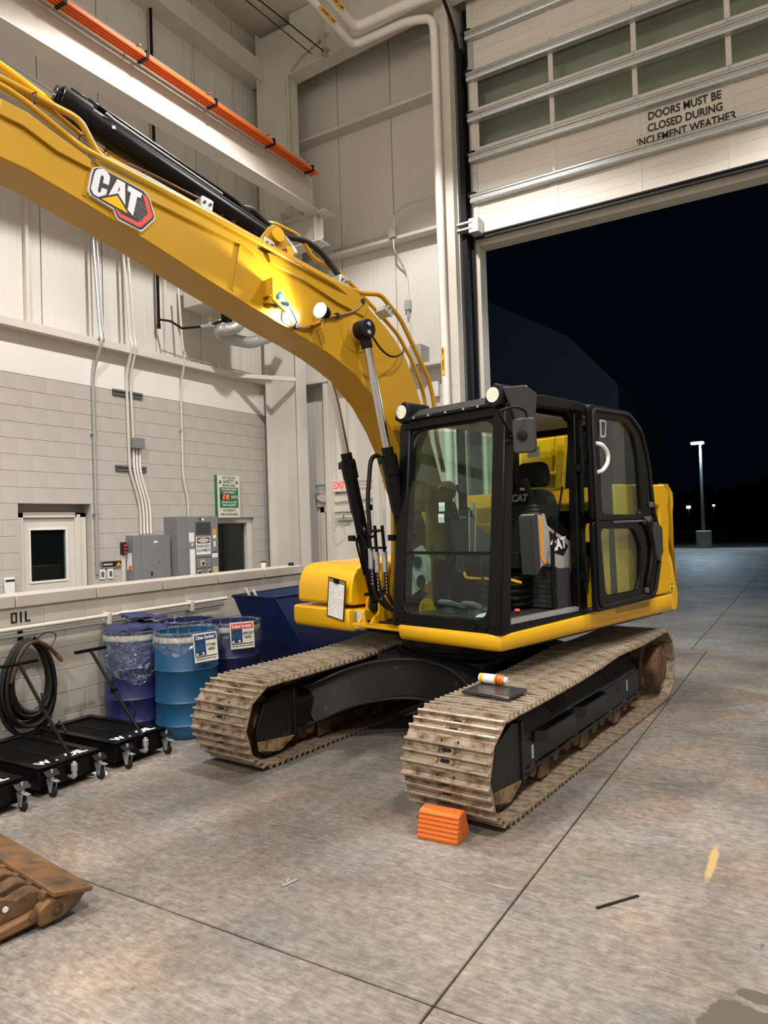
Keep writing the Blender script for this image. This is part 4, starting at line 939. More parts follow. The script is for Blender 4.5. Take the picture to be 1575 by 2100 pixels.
# ---- engine house behind, rear side panel, counterweight, raised hood
q = M(); q.prism([(-.40, 1.07), (-.86, 1.07), (-.86, 1.78), (-.62, 1.78)], .985, 1.03, 'y'); q.prism([(-.42, 1.62), (-.86, 1.62), (-.86, 1.78), (-.50, 1.78)], .97, 1.0, 'y'); q.box(-1.56, -.88, .99, 1.04, 1.07, 2.12); q.build('quarter_panel', YELB, EX, bevel=.012)
q = M(); q.box(-1.55, -.90, -1.50, .98, 1.05, 1.98); q.box(-.9, .2, -1.50, -.75, 1.09, 1.47); q.build('engine_house', YEL, EX, bevel=.02)
q = M(); q.box(-.98, -.86, -1.2, .05, 1.62, 1.80); q.build('deck_rail_box', YEL, EX, bevel=.01)
rp = [(-1.50, 2.12), (-1.85, 2.135), (-1.96, 2.05), (-1.95, 1.95), (-1.915, 1.93), (-1.94, 1.80), (-1.905, 1.40), (-1.95, 1.30), (-1.975, 1.07), (-1.55, 1.07), (-1.58, 1.22), (-1.60, 1.38), (-1.66, 1.43), (-1.735, 1.82), (-1.735, 1.925), (-1.50, 1.93)]
q = M(); q.prism(rp, .86, 1.06, 'y'); rpo = q.build('rear_side_panel', YELB, EX, bevel=.016)
q = M(); q.prism([(-1.60, 1.08), (-1.93, 1.08), (-1.92, 1.9), (-1.60, 1.9)], .70, .985, 'y'); q.build('panel_recess', BLKM, EX)
q = M(); q.box(-1.975, -1.895, 1.061, 1.063, 1.085, 1.165); w_ = q.build('warning_decal', mat('warn_yellow', (.85, .62, .02), rough=.5), rpo, smooth=0)
q = M(); q.prism([(-1.955, 1.095), (-1.91, 1.095), (-1.93, 1.135)], 1.063, 1.064, 'y'); q.box(-1.965, -1.905, 1.063, 1.064, 1.148, 1.158); q.build('decal_print', INK, w_, smooth=0)
cw = M(); R = []
prof = [(.0, .90), (.04, .885), (.085, .93), (.10, 1.05), (.085, 1.32), (.05, 1.40), (.055, 1.85), (.08, 1.95), (.075, 2.05), (-.03, 2.14), (-.25, 2.14)]
for k in range(17):
    y = 1.045-k*(2.47/16); u = (y+.19)/1.235; bx = -2.0-.22*(1-u*u)
    R.append([cw.pt((bx-d, y, z)) for d, z in prof]+[cw.pt((-1.6 if abs(u) < .99 else -1.992, y, 2.14)), cw.pt((-1.6 if abs(u) < .99 else -1.992, y, .90))])
for a, b in zip(R[:-1], R[1:]):
    n = len(a)
    for k in range(n): cw.face((a[k], a[(k+1) % n], b[(k+1) % n], b[k]))
cw.face(R[0]); cw.face(R[-1][::-1]); cw.build('counterweight', YELB, EX, smooth=50)
q = M(); q.T = Matrix.Translation((-1.02, -.28, 2.10)) @ Euler((0, rad(-10), 0)).to_matrix().to_4x4()
q.box(-.012, .012, -.10, .74, 0, .80); q.box(0, .06, -.10, -.06, 0, .80); q.box(0, .06, .67, .74, 0, .80); q.box(0, .06, -.10, .74, .76, .80); q.box(0, .05, -.10, .74, .14, .18); q.box(.012, .03, .58, .61, .18, .76)
q.build('raised_hood', YELB, EX, bevel=.008)

# ---- cab
def cab_side(off=0):
    return None
q = M()
Ys = (-.04, 1.04)
def post(p0, p1, w, d):   # square section post between two points
    q.sweep_rect([p0, p1], w, d, (0, 1, 0))
XF0, XF1 = .80, .655
# A posts (front), slight rake
q.sweep_rect([(XF0, .99, 1.0), (.735, .99, 1.75), (XF1-.02, .985, 2.66)], [.12, .12, .12], [.13, .11, .12], (0, 1, 0))
q.sweep_rect([(XF0, .01, .99), (.735, .01, 1.75), (XF1-.02, .01, 2.66)], [.13, .12, .12], [.10, .09, .10], (0, 1, 0))
# B post, rear posts
q.sweep_rect([(-.30, 1.0, 1.02), (-.335, 1.0, 2.76)], .08, .13, (0, 1, 0))
q.sweep_rect([(-.84, 1.0, 1.02), (-.82, .98, 2.70)], .08, .12, (0, 1, 0)); q.sweep_rect([(-.84, 0.0, 1.02), (-.82, 0.02, 2.70)], .08, .12, (0, 1, 0))
q.sweep_rect([(-.05, 0.0, 1.02), (-.05, 0.0, 2.70)], .06, .07, (0, 1, 0))
# roof rails
rr = [(.66, 2.66), (.52, 2.735), (.2, 2.775), (-.35, 2.77), (-.82, 2.70)]
for y in (1.0, 0.0): q.sweep_rect([(x, y, z-.02) for x, z in rr], .09, .10, (0, 1, 0))
q.box(.585, .70, .0, .99, 2.60, 2.70); q.box(-.87, -.78, 0, 1.0, 2.60, 2.70)
# corner gussets of the door opening and windscreen
q.prism([(.60, 2.70), (.60, 2.45), (.53, 2.62), (.38, 2.70)], .95, 1.03, 'y'); q.prism([(-.26, 2.72), (-.26, 2.62), (-.16, 2.72)], .95, 1.03, 'y')
q.prism([(.75, 1.05), (.70, 1.05), (.74, 1.16)], .95, 1.03, 'y')
# sill, lower panels, rear wall, floor
q.box(-.86, .84, -.04, 1.04, 1.0, 1.07); q.box(-.86, -.80, -.03, 1.03, 1.05, 1.90)
q.box(-.8, .35, -.035, -.005, 1.05, 1.50)
cab = q.build('cab_frame', BLK, EX, bevel=.014, seg=2)
# front lower cross beam with rounded window corners
q = M(); fo = [(.0, 1.0), (1.0, 1.0), (1.0, 2.66), (.0, 2.66)]
def fx(z): return .842 - .19*(max(0, z-1.0)/1.66)**1.25
outer = roundpoly([(-.035, 1.0), (1.03, 1.0), (1.03, 2.68), (-.035, 2.68)], .03, 5); inner = roundpoly([(.075, 1.10), (.925, 1.10), (.925, 2.585), (.075, 2.585)], .13, 5)
ro = []
for (lst, d) in ((outer, 0), (inner, 0)): ro.append([q.pt((fx(z)+.012, y, z)) for y, z in lst]); ro.append([q.pt((fx(z)-.03, y, z)) for y, z in lst])
n = len(outer)
for k in range(n):
    j = (k+1) % n
    q.face((ro[0][k], ro[0][j], ro[2][j], ro[2][k])); q.face((ro[1][j], ro[1][k], ro[3][k], ro[3][j])); q.face((ro[0][j], ro[0][k], ro[1][k], ro[1][j])); q.face((ro[2][k], ro[2][j], ro[3][j], ro[3][k]))
q.build('front_frame', BLK, cab, bevel=.006)
def pane(name, lst, m, par, dx=0.0):
    q = M(); a = [q.pt((fx(z)+dx, y, z)) for y, z in lst]; b = [q.pt((fx(z)+dx-.006, y, z)) for y, z in lst]; q.face(a); q.face(b[::-1])
    for k in range(len(a)): q.face((a[k], a[(k+1) % len(a)], b[(k+1) % len(a)], b[k]))
    return q.build(name, m, par, smooth=0)
def grid_pane(name, y0, y1, z0, z1, m, par, n=8):
    q = M(); rows = []
    for k in range(n+1):
        z = z0+(z1-z0)*k/n; rows.append((q.pt((fx(z), y0, z)), q.pt((fx(z), y1, z)), q.pt((fx(z)-.006, y1, z)), q.pt((fx(z)-.006, y0, z))))
    for a, b in zip(rows[:-1], rows[1:]):
        for k in range(4): q.face((a[k], a[(k+1) % 4], b[(k+1) % 4], b[k]))
    q.face(rows[0]); q.face(rows[-1][::-1]); return q.build(name, m, par, smooth=50)
grid_pane('windshield', .02, .975, 1.595, 2.62, GLS, cab); grid_pane('lower_windshield', .02, .975, 1.06, 1.585, GLS, cab)
q = M(); q.box(fx(1.59)-.02, fx(1.59)+.008, .03, .96, 1.578, 1.602)
q.build('windshield_bar', BLKM, cab)
for k in range(10):
    pass
for y, z in ((.0, 1.05), (.075, 1.045), (.80, 1.045), (.90, 1.045), (.985, 1.05)): q = M(); q.cyl((fx(z)+.012, y, z), (fx(z)+.03, y, z), .017, .013, n=10); q.build('frame_bolt', BLKM, cab)
q = M(); q.lathe([(.026, 0), (.032, .004), (.030, .012), (.02, .012)], (fx(1.05)+.012, .985, 1.055), (1, 0, 0), 16)
q.build('tie_down_ring', BLKM, cab)
# roof panel and visor with lamps
q = M(); P0 = [(.60, .0), (.60, 1.0), (-.85, 1.0), (-.85, .0)]
q.prism([(.62, 2.69), (.55, 2.755), (.20, 2.80), (-.35, 2.80), (-.84, 2.735), (-.86, 2.70), (-.84, 2.68), (-.3, 2.71), (.5, 2.70)], -.05, 1.05, 'y'); q.build('roof_panel', BLKM, cab, bevel=.018, seg=3)
q = M(); q.prism([(.70, 2.665), (.735, 2.675), (.735, 2.70), (.60, 2.775), (.55, 2.76)], .0, .96, 'y'); vz = q.build('visor', BLKM, cab, bevel=.006)
q = M()
for y in (.16, .32, .50, .68, .82): q.cyl((.735, y, 2.688), (.745, y, 2.688), .009, n=8)
q.build('visor_bolt', ZINC, vz)
for y0, lab in ((-.055, None), (.885, None)):
    q = M(); y1 = y0+.16; hexa = [(y0-.01, 2.70), (y0+.01, 2.775), (y0+.09, 2.84), (y1-.02, 2.825), (y1, 2.76), (y1-.02, 2.68), (y0+.07, 2.655)]
    big = [(yy, zz) for yy, zz in hexa]
    q.prism(big, .46, .735, 'x', poly1=big); lh = q.build('lamp_housing', BLKM, cab, bevel=.01)
    q = M(); cy, cz = y0+.075, 2.755; q.cyl((.735, cy, cz), (.742, cy, cz), .056, n=28); ln = q.build('lamp_glass', LENS, lh)
    q = M()
    for k in range(5): t = 2*PI*k/5; q.cyl((.742, cy+.028*math.cos(t), cz+.028*math.sin(t)), (.744, cy+.028*math.cos(t), cz+.028*math.sin(t)), .008, n=8)
    q.build('led_dot', WHT, ln)
q = M(); q.prism([(.735, 2.80), (.46, 2.845), (.30, 2.80), (.35, 2.50), (.56, 2.42), (.62, 2.62)], 1.035, 1.06, 'y'); q.prism([(.70, 2.79), (.46, 2.845), (.32, 2.80), (.35, 2.77)], .93, 1.05, 'y'); q.build('roof_corner_cover', DGREY, cab, bevel=.012)
q = M(); q.cyl((.36, .98, 2.79), (.36, .98, 2.83), .018, n=10); q.cyl((.36, .98, 2.83), (.36, .98, 2.86), .024, n=12); q.build('roof_beacon', WHT, cab)
# headliner, right side lining, rear window
q = M(); q.box(-.75, .56, .05, .95, 2.655, 2.672); q.build('headliner', HEADL, cab)
q = M(); q.box(-.83, -.825, .06, .94, 1.92, 2.58); q.build('rear_window', GLS, cab, smooth=0)
q = M(); q.box(-.02, -.014, -.03, -.03+.004, 1.5, 2.6); q = M(); q.prism([(-.02, 1.5), (.70, 1.5), (.64, 2.62), (-.02, 2.64)], -.008, -.002, 'y'); q.prism([(-.78, 1.5), (-.09, 1.5), (-.09, 2.64), (-.76, 2.62)], -.008, -.002, 'y'); q.build('side_window', GLS, cab, smooth=0)
q = M(); q.T = Matrix.Translation((-.79, .22, 2.52)); q.box(0, .012, 0, .13, -.10, .0); q.build('rear_label', PAPER, cab)
# ---- open cab door, folded back along the machine's left side
DO = [(-.345, 2.745), (-.40, 2.758), (-.98, 2.755), (-1.13, 2.71), (-1.27, 2.53), (-1.365, 2.26), (-1.43, 1.90), (-1.51, 1.77), (-1.515, 1.45), (-1.43, 1.14), (-1.33, 1.08), (-.42, 1.055), (-.30, 1.08), (-.27, 1.15)]
q = M(); q.prism(roundpoly(DO, .03, 3), 1.135, 1.150, 'y'); 
q = M()
def ringsec(outer, holes, y0, y1):
    # plate with two window holes, built as strips between outlines
    pass
UW = [(-.45, 2.66), (-.88, 2.655), (-1.05, 2.57), (-1.13, 2.35), (-1.17, 1.84), (-.46, 1.855)]
LWN = [(-.42, 1.735), (-1.01, 1.72), (-1.125, 1.56), (-1.10, 1.30), (-1.04, 1.175), (-.47, 1.175)]
UO = [(-.30, 2.765), (-1.0, 2.765), (-1.25, 2.62), (-1.37, 2.33), (-1.44, 1.80), (-.30, 1.80)]
LO = [(-.30, 1.80), (-1.44, 1.80), (-1.53, 1.62), (-1.50, 1.30), (-1.38, 1.07), (-.30, 1.05)]
for O_, I_, rO in ((UO, UW, .04), (LO, LWN, .04)):
    q.frame(roundpoly(O_, .05, 4), roundpoly(I_, .07, 4), 1.11, 1.155, 'y')
cd = q.build('cab_door', BLK, EX, bevel=.012, seg=2)
for nm, I_ in (('door_glass', UW), ('lower_door_glass', LWN)):
    q = M(); big = [(x*1.0+(.0), z) for x, z in I_]; q.prism(roundpoly(big, .06, 4), 1.125, 1.131, 'y'); q.build(nm, GLS, cd, smooth=0)
q = M(); q.tube([(x, 1.162, z) for x, z in roundpoly([(-.34, 2.72), (-.98, 2.725), (-1.21, 2.58), (-1.33, 2.30), (-1.39, 1.86), (-1.47, 1.72), (-1.47, 1.40), (-1.36, 1.12), (-.36, 1.09)], .06, 4)], .016, n=8, closed=True); q.build('door_seal', RUB, cd)
q = M(); q.tube([(x, 1.168, z) for x, z in roundpoly([(-1.16, 1.80), (-1.27, 1.70), (-1.32, 1.52), (-1.28, 1.36), (-1.20, 1.22), (-1.22, 1.12)], .05, 4)], .030, n=10); q.build('door_tube', BLK, cd)
q = M(); q.box(-1.30, -.62, 1.15, 1.175, 1.775, 1.795); q.build('latch_bar', GREYD, cd, bevel=.006)
for cc, dd in (((-1.24, 1.17, 1.80), (.10, .03, .05)), ((-1.20, 1.17, 1.16), (.10, .03, .05)), ((-1.32, 1.17, 1.93), (.05, .03, .05))): q = M(); q.cbox(cc, dd); q.build('latch_gear', GREYD, cd, bevel=.006)
q = M(); q.prism(roundpoly([(-1.36, 1.78), (-1.50, 1.72), (-1.50, 1.48), (-1.40, 1.40), (-1.30, 1.55)], .03), 1.15, 1.19, 'y'); q.build('latch_cover', DGREY, cd, bevel=.008)
q = M(); q.tube(fillet([(-.385, 1.155, 2.44), (-.40, 1.20, 2.43), (-.48, 1.21, 2.37), (-.48, 1.21, 2.28), (-.40, 1.20, 2.21), (-.385, 1.155, 2.20)], .05, 5), .017, n=10); q.build('door_handle', WHT, cd)
q = M(); q.frame(roundpoly([(-.45, 2.645), (-.56, 2.64), (-.54, 2.50), (-.45, 2.49)], .02), roundpoly([(-.47, 2.63), (-.545, 2.625), (-.53, 2.515), (-.47, 2.51)], .015), 1.16, 1.166, 'y'); q.build('glass_clip', LGREY, cd)
q = M()
for z in (2.30, 1.42):
    q.cyl((-.275, 1.09, z-.10), (-.275, 1.09, z+.10), .020, n=10); q.box(-.30, -.25, 1.03, 1.10, z-.09, z-.03); q.box(-.31, -.27, 1.08, 1.13, z+.02, z+.09)
q.build('hinge', BLK, cab)
# ---- mirror on its arm
q = M(); q.tube([(.60, 1.05, 2.42), (.88, 1.10, 2.60), (.80, 1.20, 2.63), (.70, 1.225, 2.60), (.70, 1.225, 2.42)], .010, n=8, fil=.04); ma = q.build('mirror_arm', BLKM, EX)
q = M(); q.T = Matrix.Translation((.70, 1.20, 2.43)) @ Euler((0, rad(4), rad(14))).to_matrix().to_4x4(); q.prism(roundpoly([(-.085, -.125), (.085, -.125), (.085, .125), (-.085, .125)], .035, 5), -.02, .02, 'x'); 
q.v = q.v; q.build('mirror_head', DGREY, ma, bevel=.012, seg=3)
q = M(); q.T = Matrix.Translation((.70, 1.20, 2.43)) @ Euler((0, rad(4), rad(14))).to_matrix().to_4x4(); q.lathe([(.038, .018), (.036, .032), (.02, .036), (0, .036)], (0, -.01, .0), (1, 0, 0), 20); q.build('mirror_ball', BLKM, ma)
q = M(); q.cyl((.66, 1.03, 2.44), (.66, 1.10, 2.44), .022, n=12); q.box(.55, .70, 1.03, 1.05, 2.40, 2.56); q.tube([(.58, 1.04, 2.405), (.74, 1.08, 2.405)], .014, n=8); q.build('mirror_mount', BLKM, ma)
# ---- inside of the cab
q = M(); q.box(-.80, .78, .03, .99, 1.068, 1.085)
for k in range(22): q.box(-.30, .72, .20+k*.034, .212+k*.034, 1.085, 1.090)
q.build('floor_mat', DGREY, cab)
q = M(); q.box(-.24, .74, .965, 1.03, 1.065, 1.10)
for k in range(46): q.box(-.22+k*.020, -.21+k*.020, 1.005, 1.022, 1.10, 1.105)
q.build('sill_plate', LGREY if False else ZINC, cab)
st = M(); st.prism(roundpoly([(.28, 1.44), (.30, 1.53), (.24, 1.57), (-.25, 1.54), (-.30, 1.42)], .04), .26, .74, 'y')
sto = st.build('seat', SEATC, EX, bevel=.04, seg=3)
q = M(); q.T = Matrix.Translation((-.30, .5, 1.50)) @ Euler((0, rad(-10), 0)).to_matrix().to_4x4(); q.prism(roundpoly([(-.26, 0), (.26, 0), (.27, .40), (.20, .60), (-.20, .60), (-.27, .40)], .10, 4), -.07, .06, 'x'); q.build('backrest', SEATC, sto, bevel=.035, seg=3)
q = M(); q.T = Matrix.Translation((-.42, .5, 2.12)) @ Euler((0, rad(-8), 0)).to_matrix().to_4x4(); q.prism(roundpoly([(-.15, .0), (.15, .0), (.17, .08), (.13, .22), (-.13, .22), (-.17, .08)], .05, 4), -.05, .05, 'x'); q.build('headrest', SEATC, sto, bevel=.03, seg=3)
text('CAT', .085, LGREY, sto, (-.275, .46, 2.02), (PI/2, 0, PI/2), ext=.002, bold=.004).rotation_euler = (rad(80), 0, PI/2)
q = M(); q.T = Matrix.Translation((-.05, .5, 0))
for k in range(5): z = 1.12+k*.055; q.prism(roundpoly([(-.24, -.22), (.24, -.22), (.24, .22), (-.24, .22)], .06), z, z+.03, 'z', poly1=None); q.prism(roundpoly([(-.21, -.19), (.21, -.19), (.21, .19), (-.21, .19)], .06), z+.03, z+.055, 'z')
q.build('seat_bellows', RUB, sto, bevel=.008)
q = M(); q.tube([(.33, .30, 1.40), (.36, .34, 1.36), (.36, .62, 1.36), (.33, .66, 1.40)], .012, n=8, fil=.03); q.tube([(.32, .70, 1.37), (.34, .76, 1.36), (.26, .82, 1.33)], .012, n=8, fil=.02); q.build('adjust_lever', ORG, sto)
def console(y0, y1, outer):
    t = M(); t.prism(roundpoly([(.22, 1.87), (.05, 1.875), (.02, 1.78), (-.10, 1.72), (-.42, 1.60), (-.44, 1.52), (-.36, 1.40), (-.30, 1.36), (.06, 1.48), (.20, 1.40)], .02), y0, y1, 'y')
    c = t.build('arm_console', LGREY, sto, bevel=.012, seg=2)
    t = M(); t.prism(roundpoly([(.235, 1.86), (.16, 1.875), (.14, 1.45), (.21, 1.38)], .015), y0-.004, y1+.004 if outer else y1, 'y'); t.build('console_front', DGREY, c, bevel=.008)
    if outer:
        t = M(); t.prism(roundpoly([(.135, 1.845), (.105, 1.85), (.10, 1.76), (.105, 1.53), (.06, 1.475), (.085, 1.46), (.13, 1.51)], .012), y1-.002, y1+.008, 'y'); t.build('orange_grip', ORG, c, bevel=.003)
        t = M(); t.prism([(-.0, 1.735), (-.02, 1.56), (-.20, 1.52), (-.28, 1.60)], y1-.001, y1+.003, 'y'); bk = t.build('badge_panel', INK, c)
        tx = text('CAT', .12, PAPER, c, (-.125, y1+.004, 1.615), (PI/2, 0, PI), ext=.001, bold=.006); tx.rotation_euler = (PI/2, rad(-8), PI)
    t = M(); t.lathe([(.07, 1.87), (.055, 1.89), (.06, 1.90), (.045, 1.92), (.05, 1.93), (.030, 1.95)], (.12, (y0+y1)/2, 0), n=16); t.build('lever_boot', RUB, c)
    t = M(); yy = (y0+y1)/2; t.tube(spl([(.12, yy, 1.94), (.13, yy-.01, 2.02), (.17, yy-.02, 2.10), (.19, yy-.02, 2.15)]), lambda u: .018+.010*u, n=10); t.build('joystick', BLKM, c)
    return c
console(.80, .925, True); console(.12, .22, False)
q = M(); q.prism(roundpoly([(-.02, 1.84), (-.08, 1.86), (-.34, 1.72), (-.40, 1.66), (-.10, 1.72)], .02), .76, .90, 'y'); q.build('armrest', BLKM, sto, bevel=.02)
q = M(); q.tube([(-.17, .96, 2.09), (-.02, .965, 1.70), (.02, .965, 1.58)], .009, n=8); q.tube([(.02, .965, 1.62), (.03, .965, 1.10)], .017, n=8); q.build('safety_lever', BLK, EX)
q = M()
for k in range(16): q.box(-.26+(.006 if k % 2 else 0), -.05-(.006 if k % 2 else 0), .66, .95, 1.10+k*.02, 1.12+k*.02)
q.build('side_trim', DGREY, sto)
q = M(); q.T = Matrix.Translation((.50, .30, 1.92)) @ Euler((0, rad(15), rad(-20))).to_matrix().to_4x4(); q.box(-.02, .02, -.11, .11, -.075, .075); q.build('monitor', BLKM, cab, bevel=.01)
q = M(); q.tube([(.48, .27, 1.84), (.42, .22, 1.65), (.40, .18, 1.5)], .02, n=8); q.build('monitor_stalk', BLKM, cab)
# right lining board with round vents, travel pedals and levers
q = M(); q.prism([(.79, 1.20), (.47, 1.34), (.47, 1.53), (.56, 1.64), (.79, 1.56)], .03, .05, 'y'); rb = q.build('lining_board', mat('board_white', (.62, .70, .64), rough=.5), cab)
q = M()
for x, z in ((.64, 1.50), (.60, 1.34)): q.cyl((x, .05, z), (x, .055, z), .055, n=24)
q.build('round_vent', INK, rb)
q = M()
for x, z in ((.64, 1.50), ): q.lathe([(.055, .0), (.060, .006), (.05, .006)], (x, .055, z), (0, 1, 0), 24)
q.build('vent_ring', LGREY, rb)
for y in (.36, .60):
    q = M(); q.cbox((.58, y, 1.16), (.22, .12, .03), (0, rad(-18), 0)); q.cbox((.58, y, 1.12), (.10, .08, .06)); pd_ = q.build('pedal', GREYD, cab, bevel=.008)
    q = M(); q.cbox((.585, y, 1.182), (.16, .10, .006), (0, rad(-18), 0)); q.build('pedal_tread', LGREY, pd_)
    q = M(); q.tube([(.55, y+.06 if y > .5 else y-.06, 1.15), (.52, y+.05 if y > .5 else y-.05, 1.35), (.50, y, 1.45)], .010, n=8, fil=.05); q.tube([(.50, y, 1.45), (.46, y, 1.50)], .014, n=8); q.build('travel_lever', BLKM, pd_)
q = M(); q.tube([(.60, .66, 1.92), (.56, .60, 1.58), (.55, .54, 1.58), (.585, .58, 1.92)], .006, n=6); q.cbox((.59, .62, 1.95), (.03, .03, .06)); q.build('wiper_linkage', ZINC, cab)
q = M(); q.cbox((.60, .66, 2.60), (.05, .06, .05)); q.build('mirror_clip', BLKM, cab)
q = M()
for z in (1.86, 1.95): q.box(fx(z)-.010, fx(z)-.007, .40, .46, z-.035, z+.035)
q.build('window_sticker', PAPER, cab)

# ---- boom
BP = [(4.7, 4.41), (3.72, 4.262), (3.58, 4.238), (3.535, 4.20), (3.41, 4.165), (3.20, 4.085), (3.05, 4.072), (2.58, 4.0), (2.14, 3.915), (1.95, 3.835), (1.63, 3.812), (1.31, 3.77), (1.04, 3.717), (.845, 3.58), (.635, 3.428), (.51, 3.30), (.40, 3.10), (.33, 2.925), (.27, 2.748), (.085, 2.236), (.03, 2.08), (.06, 1.98), (.17, 1.93), (.30, 1.95), (.43, 2.062), (.475, 2.13), (.60, 2.467), (.70, 2.642), (.857, 2.85), (1.085, 3.045), (1.24, 3.122), (1.41, 3.197), (1.60, 3.262), (1.88, 3.345), (2.40, 3.52), (2.84, 3.68), (3.30, 3.83), (3.58, 3.914), (3.72, 3.937), (4.7, 4.13)]
YL, YR = -.14, -.46
q = M(); q.prism(BP, YR, YL, 'y'); boom = q.build('boom', YEL, EX, bevel=.007, seg=2, smooth=30)
# raised side cheeks near the top edge and a vertical weld rib
q = M()
q.prism([(3.20, 4.082), (2.59, 4.005), (2.15, 3.917), (2.02, 3.893), (2.05, 3.79), (2.13, 3.835), (2.59, 3.905), (3.02, 3.98)], YL, YL+.022, 'y')
q.prism([(1.94, 3.837), (1.63, 3.817), (1.32, 3.775), (1.05, 3.720), (.93, 3.648), (.99, 3.535), (1.28, 3.60), (1.615, 3.707), (1.84, 3.75), (1.92, 3.77)], YL, YL+.022, 'y')
q.prism([(3.72, 4.262), (3.58, 4.238), (3.41, 4.165), (3.22, 4.09), (3.22, 4.03), (3.42, 4.07), (3.60, 4.15), (3.72, 4.17)], YL, YL+.022, 'y')
q.build('boom_cheek', YEL, boom, bevel=.004)
q = M(); q.sweep_rect([(2.15, YL+.004, 3.91), (2.235, YL+.004, 3.50)], .012, .014, (0, 1, 0)); q.sweep_rect([(3.20, YL+.002, 4.07), (3.26, YL+.002, 3.86)], .008, .02, (0, 1, 0)); q.sweep_rect([(1.52, YL+.002, 3.45), (1.42, YL+.002, 3.20)], .006, .012, (0, 1, 0)); q.build('weld_rib', YEL, boom)
# cylinder boss
q = M(); q.lathe([(.175, -.01), (.165, .006), (.10, .012), (.075, .05), (.075, .09)], (1.075, YL, 3.40), (0, 1, 0), 36); q.build('boom_boss', YEL, boom, smooth=40); q = M(); q.lathe([(.075, -.09), (.075, -.05), (.10, -.012), (.175, .01)], (1.075, YR, 3.40), (0, 1, 0), 36); q.build('boom_boss', YEL, boom, smooth=40)
# logo: flat print built up in thin layers
BK = [(3.205, 4.034), (3.183, 4.049), (3.159, 4.054), (3.132, 4.048), (2.895, 3.996), (2.868, 3.975), (2.852, 3.952), (2.822, 3.848), (2.83, 3.828), (2.905, 3.744), (2.925, 3.737), (3.054, 3.769), (3.068, 3.782), (3.086, 3.828), (3.221, 3.867), (3.234, 3.888), (3.235, 3.905), (3.216, 4.003)]
LC = [(3.197, 4.023), (3.179, 4.043), (3.152, 4.05), (3.124, 4.04), (3.108, 4.019), (3.109, 4.003), (3.118, 3.959), (3.154, 3.965), (3.146, 3.995), (3.149, 4.007), (3.159, 4.011), (3.167, 3.995), (3.186, 3.906), (3.181, 3.894), (3.171, 3.899), (3.161, 3.931), (3.127, 3.93), (3.135, 3.896), (3.184, 3.868), (3.211, 3.875), (3.225, 3.898), (3.227, 3.911), (3.206, 3.996)]
LA = [(3.062, 4.016), (3.012, 4.007), (3.015, 3.866), (3.06, 3.928), (3.121, 3.897)]
LAH = [(3.048, 3.977), (3.048, 3.949), (3.062, 3.936)]
LT = [(2.992, 3.998), (2.901, 3.976), (2.912, 3.943), (2.935, 3.944), (2.966, 3.813), (3.001, 3.843), (2.976, 3.957), (2.999, 3.964)]
TRI = [(3.165, 3.863), (3.064, 3.912), (2.999, 3.819)]
REDP = [(2.899, 3.973), (2.873, 3.966), (2.859, 3.942), (2.832, 3.845), (2.913, 3.758), (2.931, 3.753), (3.054, 3.783), (3.064, 3.797), (3.079, 3.828), (3.063, 3.825), (3.039, 3.804), (2.931, 3.782), (2.867, 3.853), (2.888, 3.941)]
HEXP = [(2.934, 3.941), (2.888, 3.941), (2.867, 3.853), (2.93, 3.785), (3.039, 3.804), (3.059, 3.826), (2.988, 3.826)]
yb = YL+.0225
def grow(poly, d):
    cx = sum(p[0] for p in poly)/len(poly); cz = sum(p[1] for p in poly)/len(poly); out = []
    for x, z in poly:
        l = math.hypot(x-cx, z-cz); out.append((x+(x-cx)/l*d, z+(z-cz)/l*d))
    return out
q = M(); q.prism(grow(BK, .007), YL-.001, yb, 'y'); lg = q.build('logo_plate', SIGNW, boom, smooth=0)
q = M(); q.prism(BK, yb, yb+.001, 'y'); q.build('logo_ground', INK, lg, smooth=0)
q = M(); q.prism(REDP, yb+.001, yb+.002, 'y'); q.build('logo_red', RED, lg, smooth=0)
q = M(); q.prism(HEXP, yb+.001, yb+.0016, 'y'); q.build('logo_hex', INK, lg, smooth=0)
q = M()
for i in range(5):
    for j in range(9):
        x = 2.875+i*.0165+(j % 2)*.008; z = 3.80+j*.0165
        if 2.875+.02*abs(z-3.86)/.06 < x < 2.955-(.02 if z < 3.815 else 0)-max(0, (z-3.86))*.20 and z < 3.93: q.cyl((x, yb+.0016, z), (x, yb+.002, z), .0058, n=6)
q.build('logo_dots', GREYD, lg, smooth=0)
q = M()
for L_ in (LC, LA, LT): q.prism(L_, yb+.001, yb+.003, 'y')
q.build('logo_letters', mat('logo_silver', (.66, .66, .68), rough=.4, metal=.2, var=.05), lg, smooth=0)
q = M(); q.prism(LAH, yb+.003, yb+.0034, 'y'); q.build('logo_counter', INK, lg, smooth=0)
q = M(); q.prism(TRI, yb+.001, yb+.003, 'y'); q.build('logo_triangle', YELB, lg, smooth=0)
